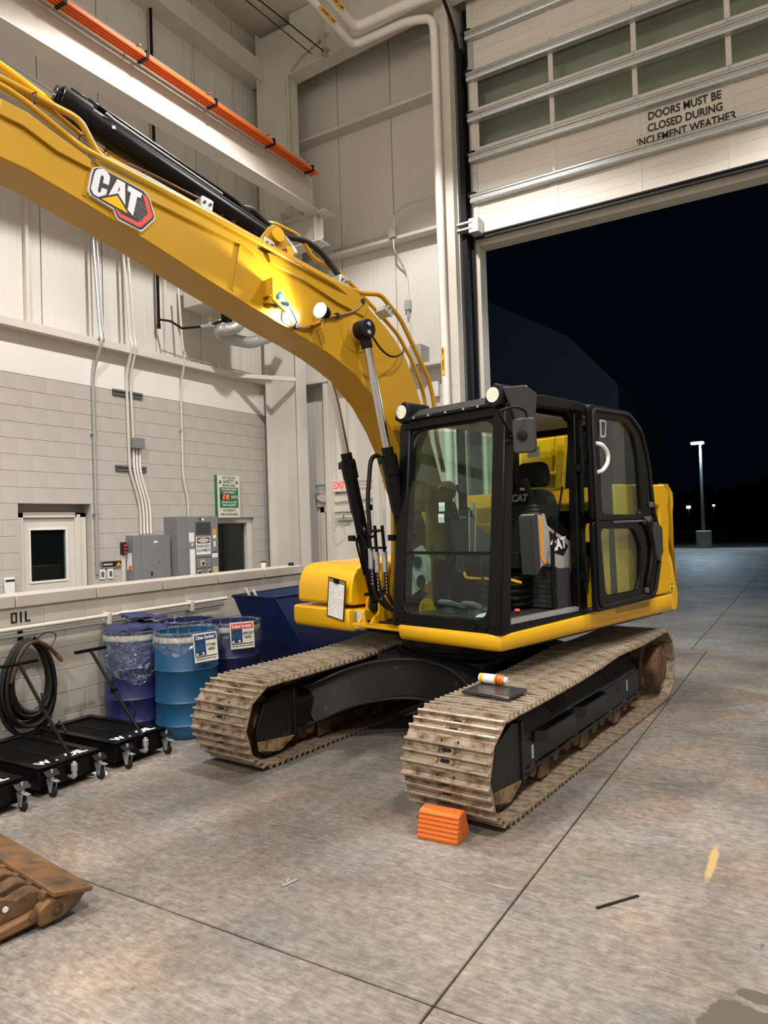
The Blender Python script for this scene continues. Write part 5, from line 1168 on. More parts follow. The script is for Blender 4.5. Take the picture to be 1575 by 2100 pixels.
# boom lift cylinders
def lift(y):
    p0 = Vector((.535, y, 1.09)); p1 = Vector((1.075, y, 3.40)); d = (p1-p0).normalized(); L_ = (p1-p0).length; s = 1 if y > -.3 else -1
    q = M(); q.cyl(p0+d*.06, p0+d*1.18, .056, n=24); q.cyl(p0+d*1.18, p0+d*1.335, .069, n=24); q.cyl(p0+d*1.335, p0+d*1.41, .050, n=24)
    q.cyl(p0-Vector((0, .045, 0)), p0+Vector((0, .045, 0)), .062, n=24)
    for k in range(10): t = 2*PI*k/10; e1 = Vector((0, 1, 0)); e2 = d.cross(e1); c = p0+d*1.335+(e1*math.cos(t)+e2*math.sin(t))*.058; q.cyl(c, c+d*.014, .008, n=6)
    cyl_ = q.build('lift_cylinder', BLK, EX, bevel=.003, seg=1, smooth=40)
    q = M(); q.cyl(p0+d*1.41, p1-d*.07, .033, n=24); q.build('piston_rod', STEEL, cyl_, smooth=40)
    q = M(); q.cyl(p1-Vector((0, .055, 0)), p1+Vector((0, .06, 0)), .078, n=32); q.cyl(p1-d*.15, p1, .046, n=16); eye = q.build('rod_eye', BLKM, cyl_, bevel=.006)
    for k in (-1, 1):
        q = M(); q.cyl(p1+Vector((0, s*.062, .033*k)), p1+Vector((0, s*.068, .033*k)), .018, n=14); q.cyl(p1+Vector((0, s*.068, .033*k)), p1+Vector((0, s*.074, .033*k)), .011, n=6)
        q.build('keeper_bolt', ZINC, eye)
    q = M(); e2 = d.cross(Vector((0, 1, 0))); f_ = p0+d*1.30; w = Vector((0, -.075, 0))
    q.cbox(f_+w, (.07, .04, .06)); q.tube([f_+w, f_+w-d*.34, f_+w-d*.44+Vector((.03, .03, 0)), f_+Vector((.03, .06, 0))-d*.56, f_+Vector((.08, .12, 0))-d*.62, f_+Vector((.07, .13, 0))-d*.86], .014, n=8, fil=.06)
    q.tube([p0+d*.30+Vector((.06, -.02, 0)), p0+d*.62+Vector((.07, -.03, 0)), p0+d*.70+Vector((.07, .06, 0)), p0+d*.55+Vector((.08, .11, 0))], .010, n=8, fil=.06)
    q.cbox(p0+d*.64, (.16, .17, .018), (0, rad(13), 0)); q.cbox(p0+d*.64+Vector((.05, -.10, .0)), (.03, .07, .05)); q.cbox(p0+d*.13, (.14, .14, .018), (0, rad(13), 0))
    q.build('cylinder_line', BLK, cyl_)
    return cyl_
lift(-.555); lift(-.045)
q = M()
hoses = [[(.80, -.36, 1.72), (.78, -.36, 1.55), (.77, -.36, 1.40), (.74, -.35, 1.22), (.64, -.32, 1.10), (.50, -.28, 1.05)], [(.78, -.30, 1.70), (.765, -.30, 1.52), (.76, -.30, 1.35), (.73, -.28, 1.20), (.64, -.25, 1.08), (.5, -.22, 1.04)], [(.76, -.23, 1.70), (.74, -.23, 1.52), (.73, -.23, 1.33), (.71, -.22, 1.20), (.62, -.20, 1.09), (.5, -.18, 1.04)]]
for i, h in enumerate(hoses):
    q = M(); q.tube(spl(h[1:], 6), .017, n=10); ho = q.build('hydraulic_hose', RUB, EX, smooth=60)
    q = M(); q.cyl(Vector(h[1])+Vector((0, 0, .04)), Vector(h[1])-Vector((0, 0, .10)), .022, n=12); q.cyl(Vector(h[1])+Vector((0, 0, .04)), Vector(h[1])+Vector((0, 0, .075)), .026, n=6); q.build('hose_fitting', ZINC, ho)
    q = M(); q.tube([Vector(h[1])+Vector((0, 0, .07)), Vector(h[0])+Vector((0, 0, .12))], .014, n=8); q.build('steel_line', BLK, ho)
    q = M()
    for k in range(7): c = Vector(h[2])+Vector((.012, .013, .10-k*.03)); q.cbox(c, (.008, .003, .016))
    q.build('hose_print', SIGNW, ho)
q = M()
for y in (-.36, -.27): q.lathe([(.02, 0), (.055, .012), (.055, .022), (.02, .03)], (.79, y, 1.76), (0, 0, 1), 16)
q.cbox((.78, -.30, 1.63), (.04, .24, .02)); q.build('line_bracket', BLK, EX)
q = M(); q.tube(spl([(.836, -.30, 1.75), (.85, -.30, 2.02), (.83, -.30, 2.20), (.80, -.30, 2.37), (.74, -.30, 2.42), (.66, -.30, 2.40)], 6), .020, n=10); q.build('boom_hose', RUB, EX, smooth=60)
# arm cylinder on top of the boom
A0 = Vector((1.80, -.30, 4.02)); A1 = Vector((3.36, -.30, 4.487)); d = (A1-A0).normalized()
q = M(); q.cyl(A0+d*.06, A1-d*.17, .084, n=28); q.cyl(A1-d*.20, A1-d*.02, .098, n=28); q.cyl(A1-d*.02, A1+d*.015, .078, n=24); q.cyl(A0-Vector((0, .06, 0)), A0+Vector((0, .06, 0)), .075, n=24)
for k in range(12): t = 2*PI*k/12; e1 = Vector((0, 1, 0)); e2 = d.cross(e1); c = A1-d*.02+(e1*math.cos(t)+e2*math.sin(t))*.075; q.cyl(c, c+d*.018, .010, n=6)
ac = q.build('arm_cylinder', BLK, EX, bevel=.003, seg=1, smooth=40)
q = M(); q.cyl(A1, A1+d*1.6, .036, n=24); q.build('piston_rod', STEEL, ac, smooth=40)
q = M(); nrm = Vector((-d.z, 0, d.x)); o_ = nrm*.112
q.tube([A1-d*.12+o_*.9, A1-d*.22+o_*1.1, A0+d*.35+o_*1.05, A0+d*.22+o_*.8], .022, n=10, fil=.04); q.cbox(A1-d*.10+nrm*.085, (.09, .08, .05), (0, -math.atan2(d.z, d.x), 0)); q.cbox(A1-d*.20+nrm*.10, (.07, .06, .05), (0, -math.atan2(d.z, d.x), 0)); q.cbox(A0+d*.26+nrm*.07, (.07, .09, .07), (0, -math.atan2(d.z, d.x), 0)); q.build('cylinder_pipe', BLK, ac, bevel=.004)
q = M(); q.cbox(A1-d*.34+Vector((0, .085, .0)), (.02, .02, .02)); q.tube([A1-d*.30+Vector((0, .072, .075)), A1-d*.36+Vector((0, .060, .075)), A0+d*.45+Vector((0, .056, .072))], .008, n=8); q.build('guard_line', ZINC, ac)
q = M()
for y in (-.385, -.215): q.prism(roundpoly([(1.64, 3.80), (1.98, 3.86), (1.94, 3.98), (1.84, 4.10), (1.75, 4.10), (1.68, 3.98)], .05, 4), y-.018, y+.018, 'y')
q.cyl((1.80, -.42, 4.02), (1.80, -.18, 4.02), .045, n=20); q.build('cylinder_lug', YEL, boom, bevel=.005)
q = M(); q.cyl((1.80, -.18, 4.02), (1.80, -.165, 4.02), .052, n=20); q.cyl((1.70, -.19, 3.92), (1.70, -.17, 3.92), .04, n=18); q.build('lug_cap', YELB, boom); q = M(); q.tube(spl([(1.74, -.28, 4.10), (1.66, -.28, 4.06), (1.60, -.27, 4.0), (1.58, -.25, 3.95)]), .022, n=10); q.build('elbow_fitting', ZINC, boom)
q = M(); q.tube(spl([(2.03, -.31, 4.20), (1.93, -.31, 4.21), (1.80, -.33, 4.16), (1.62, -.34, 4.115), (1.42, -.34, 4.125), (1.26, -.32, 4.06), (1.13, -.29, 3.92), (1.09, -.27, 3.86)]), .026, n=12); q.build('arm_hose', RUB, boom, smooth=60)
# hydraulic tubes along the boom
def sh(pts, d): return [(a+.46*d, b+d, z-.48*d) if 1.0 < a < 3.3 else (a, b, z) for a, b, z in pts]
def htube(pts, r=.019, m=YEL, fil=.06, name='hydraulic_tube'):
    q = M(); q.tube(pts, r, n=10, fil=fil, fn=5); return q.build(name, m, boom, smooth=60)
htube(sh([(4.7, -.20, 4.60), (3.695, -.2, 4.424), (3.431, -.2, 4.383), (3.246, -.2, 4.350), (3.146, -.2, 4.181), (3.11, -.2, 4.162), (2.828, -.2, 4.12), (2.478, -.2, 4.045), (1.834, -.2, 3.915), (1.164, -.2, 3.775), (.949, -.2, 3.762), (.72, -.2, 3.800), (.477, -.2, 3.627), (.33, -.2, 3.42), (.13, -.2, 3.13), (.075, -.2, 2.95), (.055, -.2, 2.60), (-.05, -.22, 2.3)], .05), .021)
htube(sh([(4.7, -.17, 4.53), (3.705, -.17, 4.366), (3.577, -.17, 4.326), (3.305, -.17, 4.192), (3.189, -.17, 4.148), (2.844, -.17, 4.088), (2.422, -.17, 4.010), (2.109, -.17, 3.945), (1.677, -.17, 3.85), (1.294, -.17, 3.765), (.956, -.17, 3.62), (.65, -.17, 3.42), (.481, -.17, 3.17), (.36, -.17, 2.9), (.22, -.18, 2.5)], .062), .019)
htube([(4.7, -.23, 4.66), (3.40, -.23, 4.36), (3.05, -.23, 4.19), (2.80, -.23, 4.14), (2.40, -.23, 4.065), (1.85, -.23, 3.94), (1.2, -.23, 3.79), (.92, -.23, 3.69), (.62, -.23, 3.50), (.40, -.23, 3.20), (.30, -.23, 2.9), (.1, -.23, 2.4)], .016)
htube([(3.09, -.34, 4.20), (3.047, -.34, 4.300), (2.756, -.34, 4.262), (2.393, -.34, 4.207), (2.116, -.34, 4.175), (1.883, -.345, 4.121), (1.723, -.345, 4.19), (1.499, -.345, 4.159), (1.431, -.345, 4.129), (1.346, -.34, 4.008), (1.035, -.34, 3.943), (.847, -.34, 3.83), (.62, -.34, 3.699), (.381, -.34, 3.544), (.199, -.34, 3.326), (.096, -.34, 3.135), (.049, -.34, 3.003), (.0, -.34, 2.55)], .018)
htube([(2.5, -.40, 4.10), (1.3, -.40, 3.86), (.95, -.40, 3.79), (.6, -.40, 3.58), (.3, -.40, 3.25), (.12, -.40, 2.8), (.05, -.40, 2.3)], .016)
htube([(4.6, -.26, 4.88), (3.675, -.26, 4.535), (3.518, -.26, 4.475), (3.36, -.26, 4.40)], .024, YELB)
htube([(2.40, -.15, 3.995), (1.55, -.15, 3.80), (1.05, -.15, 3.70), (.95, -.15, 3.63)], .008, BROWNW, name='wire_loom')
htube(spl([(2.42, -.19, 4.10), (2.6, -.19, 4.13), (2.75, -.19, 4.155), (2.95, -.19, 4.18)]), .007, BROWNW, 0, 'wire_loom')
for (x, y, z, a) in ((2.409, -.20, 4.085, 9), (1.912, -.185, 3.925, 12), (1.118, -.26, 3.85, 12), (.60, -.24, 3.70, 35)):
    q = M(); q.T = Matrix.Translation((x, y, z)) @ Euler((0, rad(-a), 0)).to_matrix().to_4x4()
    q.box(-.045, .045, -.10, .045, -.05, .012); q.box(-.045, .045, .04, .052, -.065, .018); q.box(-.04, .04, -.09, .04, .012, .028); q.mi = 1; q.cyl((.022, .052, -.015), (.022, .064, -.015), .011, n=6); q.cyl((-.022, .052, -.015), (-.022, .064, -.015), .011, n=6)
    q.build('tube_clamp', [ZINC, GREYD], boom, bevel=.004)
q = M()
for x, z in ((3.52, 4.36), (3.25, 4.21), (3.1, 4.165), (2.85, 4.115), (2.3, 3.99), (2.2, 3.975), (1.75, 3.885), (1.6, 3.84)):
    q.tube([(x, -.145, z-.03), (x, -.145, z+.03), (x+.01, -.19, z+.035), (x+.01, -.19, z-.03)], .005, n=6, closed=True)
q.build('cable_tie', INK, boom)
# boom work lamp
lx, lz = 1.575, 3.45
aim = Vector((.96, .24, .08)).normalized()
LC_ = Vector((lx, .015, lz)); 
q = M(); q.cyl(LC_-aim*.055, LC_-aim*.002, .040, .060, n=24)
for k in range(5): q.cyl(LC_-aim*(.06+k*.008), LC_-aim*(.056+k*.008), .048-.003*k, n=20)
wl_ = q.build('work_lamp', BLKM, boom)
q = M(); q.cyl(LC_-aim*.004, LC_+aim*.004, .056, n=28); q.build('lamp_lens', LIT, wl_)
q = M(); q.tube([(lx-.03, -.13, lz-.12), (lx-.03, .0, lz-.12), (lx-.04, .0, lz-.04)], .010, n=8); q.box(lx-.07, lx+.0, -.14, .0, lz-.09, lz-.08); q.build('lamp_bracket', YEL, wl_)
sp = spot('boom_work_light', (0, 0, 0), 260, 150, 1.0, .05, (0.86, 0.93, 1.0)); sp.parent = EX; sp.location = LC_+aim*.012; sp.rotation_euler = aim.to_track_quat('-Z', 'Y').to_euler()
q = M(); q.tube(spl([(1.73, -.12, 3.335), (1.61, -.12, 3.340), (1.52, -.115, 3.375), (1.44, -.12, 3.44), (1.29, -.118, 3.492), (1.13, -.118, 3.553), (1.03, -.118, 3.62), (1.005, -.118, 3.70)]), .010, n=8); q.tube(spl([(1.83, -.05, 3.48), (1.745, -.10, 3.43), (1.70, -.11, 3.365), (1.73, -.12, 3.335)]), .007, n=8); q.tube(spl([(1.86, -.06, 3.44), (1.84, -.11, 3.36), (1.78, -.12, 3.335), (1.71, -.12, 3.335)]), .006, n=8); q.build('wire_loom', BROWNW, boom)
q = M()
for x, z in ((1.70, 3.337), (1.29, 3.492), (1.01, 3.66)): q.cbox((x, -.118, z), (.03, .03, .035))
q.build('loom_clip', INK, boom)
# grab bracket with blue connector ahead of the lamp
q = M(); q.box(1.955, 1.985, -.14, -.02, 3.50, 3.62); q.box(1.88, 1.985, -.03, -.015, 3.40, 3.62) if False else q.prism([(1.985, 3.62), (1.955, 3.62), (1.955, 3.47), (1.86, 3.41), (1.875, 3.385), (1.985, 3.455)], -.03, -.015, 'y'); q.box(1.90, 1.985, -.14, -.02, 3.455, 3.47); q.box(1.87, 1.955, -.14, -.11, 3.44, 3.54); hb = q.build('guard_bracket', YEL, boom, bevel=.003)
q = M(); q.box(1.855, 1.905, -.11, -.05, 3.43, 3.53); q.cyl((1.87, -.08, 3.53), (1.87, -.08, 3.55), .018, n=12); q.cyl((1.86, -.05, 3.46), (1.83, -.02, 3.45), .016, n=12); q.build('blue_connector', TEAL, hb, bevel=.006)
# grease line on the lift cylinder eye
q = M(); q.tube(spl([(1.04, -.0, 3.36), (.92, .0, 3.25), (.78, -.02, 3.22), (.62, -.06, 3.28), (.56, -.10, 3.34)]), .009, n=8); q.build('grease_line', RUB, boom)
# the short stick end beyond the frame keeps the boom whole
q = M(); q.cyl((4.62, -.50, 4.27), (4.62, -.10, 4.27), .16, n=28); q.build('boom_nose', YEL, boom, bevel=.01)

# ================================================================== THINGS ON AND ABOUT THE MACHINE
# clipboard hung on the storage box
ax_, bx_ = Vector((math.cos(rad(-104.5)), math.sin(rad(-104.5)), 0)), Vector((-math.sin(rad(-104.5)), math.cos(rad(-104.5)), 0))
def ex_world(a, b, z): return Vector((-2.739, 5.861, 0)) + ax_*a + bx_*b + Vector((0, 0, z))
CBM = Matrix.Translation(ex_world(.738, -.885, 1.16)) @ Euler((0, 0, rad(-104.5))).to_matrix().to_4x4() @ Euler((rad(-9), rad(2), 0)).to_matrix().to_4x4()
cbd = empty('clipboard', (0, 0, 0), 0, 'brown clipboard with a handwritten sheet hanging on the yellow storage box', 'clipboard'); cbd.matrix_world = CBM
q = M(); q.box(-.002, .003, -.118, .118, -.185, .185); q.build('board', KRAFT, cbd, bevel=.001)
q = M(); q.frame([(-.120, -.187), (.120, -.187), (.120, .187), (-.120, .187)], [(-.113, -.180), (.113, -.180), (.113, .180), (-.113, .180)], -.003, .0045, 'x'); q.build('rim', INK, cbd)
q = M(); q.box(.0035, .0045, -.104, .104, -.172, .145); ps = q.build('paper_sheet', PAPER, cbd, smooth=0)
q = M(); random.seed(5)
for r in range(26):
    z = .125-r*.0112; y = -.09
    while y < .088:
        w = random.uniform(.006, .022)
        if random.random() < .75: q.box(.0045, .0049, y, min(y+w, .095), z-.0013, z+.0013)
        y += w+random.uniform(.004, .012)
q.build('handwriting', mat('pen_ink', (.20, .17, .24), rough=.8), ps, smooth=0)
q = M(); q.box(.003, .018, -.03, .03, .145, .19); q.cyl((.018, -.03, .185), (.018, .03, .185), .009, n=10); q.box(.003, .012, -.045, .045, .158, .166); q.build('clip', BLKM, cbd, bevel=.003)

# laptop and spray can on the right-hand track
lp = empty('laptop', (-1.875, 4.46, .678), rad(-6), 'closed grey laptop lying on the near track', 'laptop')
lp.rotation_euler = (rad(1.5), rad(0), rad(-8))
q = M(); q.box(-.18, .18, -.125, .125, 0, .012); q.build('base', GRAPH, lp, bevel=.004)
q = M(); q.box(-.18, .18, -.123, .125, .013, .021); q.build('lid', GRAPH, lp, bevel=.004)
q = M(); q.box(-.10, .16, -.126, -.124, .004, .008); q.box(-.165, -.125, -.126, -.124, .004, .008); q.build('ports', INK, lp)
sc = empty('spray_can', (-1.93, 4.585, .738), 0, 'white spray can with orange top lying on the laptop edge', 'spray can'); sc.rotation_euler = (0, rad(90), rad(-6))
q = M(); q.lathe([(0, -.105), (.030, -.105), (.033, -.10), (.033, .02)], n=24); q.build('can_body', PAPER, sc)
q = M(); q.lathe([(.0333, -.095), (.0333, -.07)], n=24); q.build('yellow_label', YELB, sc)
q = M(); q.lathe([(.033, .02), (.033, .065), (.030, .078), (.024, .088)], n=24); q.build('orange_band', CHOCK if False else ORANGE, sc)
q = M(); q.lathe([(.0335, .034), (.0335, .040)], n=24); q.lathe([(.0335, .060), (.0335, .063)], n=24); q.build('dark_line', INK, sc)
q = M(); q.lathe([(.024, .088), (.022, .105), (.012, .108), (0, .108)], n=20); q.build('white_cap', WHT, sc)
# paper and red wrapper on the cab floor
o = M(); o.T = Matrix.Translation(ex_world(.52, .72, 1.105)) @ Euler((0, rad(4), rad(-80))).to_matrix().to_4x4(); o.box(-.14, .14, -.1, .1, 0, .003); tag(o.build('paper_sheet', PAPER), 'white sheet of paper lying on the cab floor', 'paper')
o = M(); o.T = Matrix.Translation(ex_world(.30, .80, 1.092)) @ Euler((0, rad(-35), rad(-60))).to_matrix().to_4x4(); o.prism([(-.03, 0), (.03, 0), (.02, .03), (-.02, .035)], -.02, .02, 'y'); w = tag(o.build('wrapper', RED, bevel=.003), 'crumpled red and white wrapper on the cab floor', 'wrapper')
# wheel chock
ck = empty('wheel_chock', (-1.91, 3.715, 0), rad(2), 'scuffed orange ribbed wheel chock in front of the near track', 'wheel chock')
q = M(); q.prism([(-.075, 0), (.115, 0), (.055, .155), (.0, .16), (-.03, .15)], -.135, .12, 'x'); q.build('body', CHOCK, ck, bevel=.006)
for k in range(6):
    z = .020+k*.024; y = -.075+z*.30
    q = M(); q.box(-.134, .119, y-.010, y+.02, z-.0055, z+.0055); q.build('rib', CHOCK, ck, bevel=.002)
for k in range(2):
    q = M(); q.box(-.13, .115, .005+k*.022, .014+k*.022, .155, .163); q.build('top_rib', CHOCK, ck, bevel=.002)
q = M(); q.tube([(-.135, .02, .05), (-.15, .02, .05), (-.15, .05, .05), (-.135, .05, .05)], .006, n=6); q.build('eye_bolt', ZINC, ck)
# litter on the floor
q = M(); q.T = Matrix.Translation((-2.374, 2.874, .002)) @ Euler((0, 0, rad(75))).to_matrix().to_4x4(); q.box(-.045, .05, -.010, .010, 0, .004); q.cbox((.01, .022, .004), (.035, .012, .004), (0, 0, .7)); tag(q.build('metal_scrap', ZINC), 'small silver scrap of metal lying on the concrete floor', 'scrap')
q = M(); q.T = Matrix.Translation((-.864, 3.458, .003)) @ Euler((0, 0, rad(54))).to_matrix().to_4x4(); q.box(-.125, .125, -.006, .006, -.002, .004); q.box(-.125, -.04, -.007, .004, .004, .006); tag(q.build('dark_strip', INK), 'thin dark strip lying alone on the bare concrete floor', 'strip')
q = M(); q.T = Matrix.Translation((-4.74, 3.50, .004)) @ Euler((0, rad(6), rad(60))).to_matrix().to_4x4(); q.prism([(-.07, -.07), (.09, -.06), (.10, .03), (.0, .07), (-.08, .03)], 0, .004, 'z'); tag(q.build('paper_scrap', PAPER), 'torn white paper scrap on the floor between the drain pans', 'paper')

# ================================================================== LEFT SIDE THINGS
# blue drums with clear liners
def drum(x, y, m, label, H=.915, r=.280, liner=.12, film_low=False):
    d = empty('drum', (x, y, 0), random.random()*6, label, 'drum', 'drums by the low wall')
    pr = [(0, .004), (r-.02, 0), (r-.006, .015), (r-.004, .05), (r, .06)]
    for zc in (.12, .32, .60): pr += [(r-.003, zc-.012), (r+.006, zc), (r-.003, zc+.012)]
    pr += [(r, H-.06), (r-.012, H-.03), (r-.012, H), (r-.02, H), (r-.025, H-.5), (0, H-.52)]
    q = M(); q.lathe(pr, n=48); q.build('drum_body', m, d, smooth=50)
    q = M(); q.lathe([(r-.012, H-.075), (r+.004, H-.07), (r+.008, H-.05), (r+.006, H-.028), (r-.012, H-.022)], n=48); q.build('rim_band', IVORY, d)
    q = M(); q.lathe([(r-.016, H-.01), (r+.006, H-.006), (r+.010, H+.006), (r-.005, H+.010), (r-.016, H+.004)], n=48); q.build('rim_ring', m, d)
    # film liner: wrinkled skirt over the rim and bag inside
    q = M(); n = 64; rows = []
    lev = [(r-.025, H-.30), (r-.022, H-.08), (r-.012, H+.018), (r+.012, H+.018), (r+.016, H-.04), (r+.018, H-liner*.6), (r+.014, H-liner)]
    for (rr, z) in lev:
        row = []
        for k in range(n):
            a = 2*PI*k/n; j = (math.sin(a*9+z*30)+math.sin(a*17+1.3+z*11)+.7*math.sin(a*31+z*60))*.0065
            dz = (math.sin(a*3+x*5)*.5+math.sin(a*5))*.03 if z < H-liner+.001 and rr > r else 0
            row.append(q.pt(((rr+j)*math.cos(a), (rr+j)*math.sin(a), z+dz)))
        rows.append(row)
    for a_, b_ in zip(rows[:-1], rows[1:]):
        for k in range(n): q.face((a_[k], a_[(k+1) % n], b_[(k+1) % n], b_[k]))
    q.build('liner', FILM, d, smooth=25)
    return d
random.seed(21)
dA = drum(-5.505, 4.52, BLUED, 'navy drum with bag pulled low and navy rags piled on top', liner=.42)
dB = drum(-4.945, 4.63, BLUEL, 'light blue drum with a clean supplies sign on its rim', liner=.16)
dC = drum(-4.98, 5.25, BLUED, 'navy drum with a red headed deposit sign on its rim', liner=.22)
dD = drum(-5.52, 5.19, BLUED, 'navy drum with open liner at the back against the low wall', liner=.12)
# rags
rg = M(); n = 26
def ragf(u, v): return .955+.045*math.exp(-((u-.1)**2+(v+.05)**2)*14)+.012*math.sin(u*19+v*5)+.010*math.sin(v*23-u*7)
G = []
for i in range(n):
    row = []
    for j in range(n):
        u = (i/(n-1)-.5)*2; v = (j/(n-1)-.5)*2; s_ = .27+.03*math.sin(3*math.atan2(v, u)); R_ = math.sqrt(u*u*(1-v*v/2)+0); 
        x = u*math.sqrt(1-v*v/2)*s_; y = v*math.sqrt(1-u*u/2)*s_
        row.append(rg.pt((x, y, ragf(x*2, y*2)-(.03 if max(abs(u), abs(v)) > .95 else 0))))
    G.append(row)
for i in range(n-1):
    for j in range(n-1): rg.face((G[i][j], G[i+1][j], G[i+1][j+1], G[i][j+1]))
b0 = [G[i][0] for i in range(n)]+[G[n-1][j] for j in range(1, n)]+[G[i][n-1] for i in range(n-2, -1, -1)]+[G[0][j] for j in range(n-2, 0, -1)]
lowb = [rg.pt((rg.v[k][0]*.97, rg.v[k][1]*.97, .932)) for k in b0]
for k in range(len(b0)): rg.face((b0[k], b0[(k+1) % len(b0)], lowb[(k+1) % len(b0)], lowb[k]))
rg.face(lowb)
ro_ = rg.build('rag_pile', RAG, smooth=60, loc=(-5.52, 4.54, 0)); tag(ro_, 'heap of navy shop rags lying in the bagged drum', 'rags', kind=None)
for k, (dx, dy, rz, sc_) in enumerate(((.05, .10, .3, .2), (-.06, .02, -.4, .22))):
    q = M(); pts = []
    prof = [Vector((-.16+.32*t/10, 0, .012*math.sin(t*1.7+k))) for t in range(11)]
    q.sweep_rect(prof, sc_, .014, (0, 1, 0)); tag(q.build('folded_rag', RAG, bevel=.005, loc=(-5.50+dx*.5, 4.54+dy, 1.025+.02*k), rot=(0, 0, rz)), ('lower', 'upper')[k]+' folded navy rag draped over the rag heap', 'rag', 'rags on the bagged drum')
def drum_sign(c, rz, tilt, head, title, l1, l2, label):
    e = empty('drum_sign', c, 0, label, 'sign', 'cards hung on the drums'); e.rotation_euler = (0, rad(tilt), rz)
    q = M(); q.box(0, .004, -.118, .118, -.125, .125); q.build('card', SIGNW, e, bevel=.001)
    q = M(); q.box(.004, .005, -.108, .108, .06, .112); q.build('header', head, e, smooth=0)
    q = M(); q.box(.004, .005, -.108, .0, -.068, .06); pc = q.build('picture', NAVY, e, smooth=0)
    q = M()
    for yy in (-.085, -.04): q.lathe([(.022, 0), (.022, .05)], (.006, yy, -.02), (0, 0, 1), 12) if False else q.prism(roundpoly([(yy-.02, -.03), (yy+.02, -.03), (yy+.02, .03), (yy-.02, .03)], .008), .005, .0058, 'x')
    q.build('picture_drum', BLUEL, pc, smooth=0)
    q = M(); q.cyl((.005, -.09, -.055), (.0058, -.09, -.055), .012, n=12); q.cyl((.005, -.03, -.052), (.0058, -.03, -.052), .012, n=12); q.build('picture_ball', SIGNW, pc, smooth=0)
    q = M(); q.box(.004, .005, -.108, .108, -.082, -.074); q.build('rule', INK, e, smooth=0)
    q = M(); random.seed(len(title))
    y = -.10
    while y < .10: w = random.uniform(.006, .02); q.box(.004, .0048, y, y+w, -.103, -.095); y += w+.005
    q.build('small_print', INK, e, smooth=0)
    text(title, .042, PAPER, e, (.0052, 0, .086), FX, ext=.0004, bold=.0008, sx=.82)
    text(l1, .034, INK, e, (.0045, .054, .015), FX, ext=.0004, bold=.001, sx=.9); text(l2, .034, INK, e, (.0045, .054, -.022), FX, ext=.0004, bold=.001, sx=.9)
drum_sign((-4.945+.325*math.cos(rad(-13)), 4.63+.325*math.sin(rad(-13)), .80), rad(-13), -6, NAVY, "Clean Sorbits'", 'STORE', 'HERE', 'cream card with navy header hung on the light blue drum')
drum_sign((-4.98+.325*math.cos(rad(-28)), 5.25+.325*math.sin(rad(-28)), .82), rad(-28), -3, RED, "Soiled Sorbits'", 'DEPOSIT', 'HERE', 'cream card with red header hung on the navy drum')
# tilting hopper
hp = empty('hopper', (-4.9, 6.6, 0), 0, 'dark blue steel tipping hopper behind the drums by the low wall end', 'hopper')
T_ = [(-.56, -.80), (.02, -.78), (.30, .80), (-.60, .80)]; B_ = [(-.30, -.55), (.48, -.55), (.48, .75), (-.30, .75)]
q = M(); ti = [(-.54, -.78), (.0, -.76), (.28, .78), (-.58, .78)]
a = [q.pt((*p, 1.10)) for p in T_]; b = [q.pt((*p, .16)) for p in B_]; c = [q.pt((*p, 1.10)) for p in ti]; d_ = [q.pt((p[0]*.92+.01, p[1]*.92, .20)) for p in B_]
for k in range(4):
    j = (k+1) % 4; q.face((a[k], a[j], b[j], b[k])); q.face((c[j], c[k], d_[k], d_[j])); q.face((a[j], a[k], c[k], c[j]))
q.face(b[::-1]); q.face(d_); q.build('bin_body', HOPP, hp, bevel=.004)
q = M(); q.tube([(p[0], p[1], 1.10) for p in T_], .016, n=8, closed=True); q.build('rim_tube', HOPP, hp)
q = M(); q.box(-.28, .46, -.50, .72, .04, .10); q.box(-.28, -.20, -.52, .74, .0, .17); q.box(.38, .46, -.52, .74, .0, .17); q.build('fork_base', HOPP, hp, bevel=.006)
q = M(); q.tube([(-.42, -.60, .95), (-.50, -.66, 1.18)], .014, n=8); q.tube([(-.36, -.55, .95), (-.45, -.60, 1.16)], .014, n=8); q.build('tip_handle', IVORY, hp)
# yellow spill pallet beyond the left track
sp_ = empty('spill_pallet', (-4.15, 7.42, 0), 0, 'bright yellow spill pallet with grated top beyond the far track', 'spill pallet')
q = M(); q.box(-.26, .26, -.54, .54, 0, .37); q.build('tub', mat('spill_yellow', (.88, .62, .02), rough=.45), sp_, bevel=.02)
for k in range(12): q = M(); q.box(-.24, .24, -.50+k*.085, -.45+k*.085, .37, .395); q.build('grate_bar', MATS['spill_yellow'], sp_, bevel=.004)

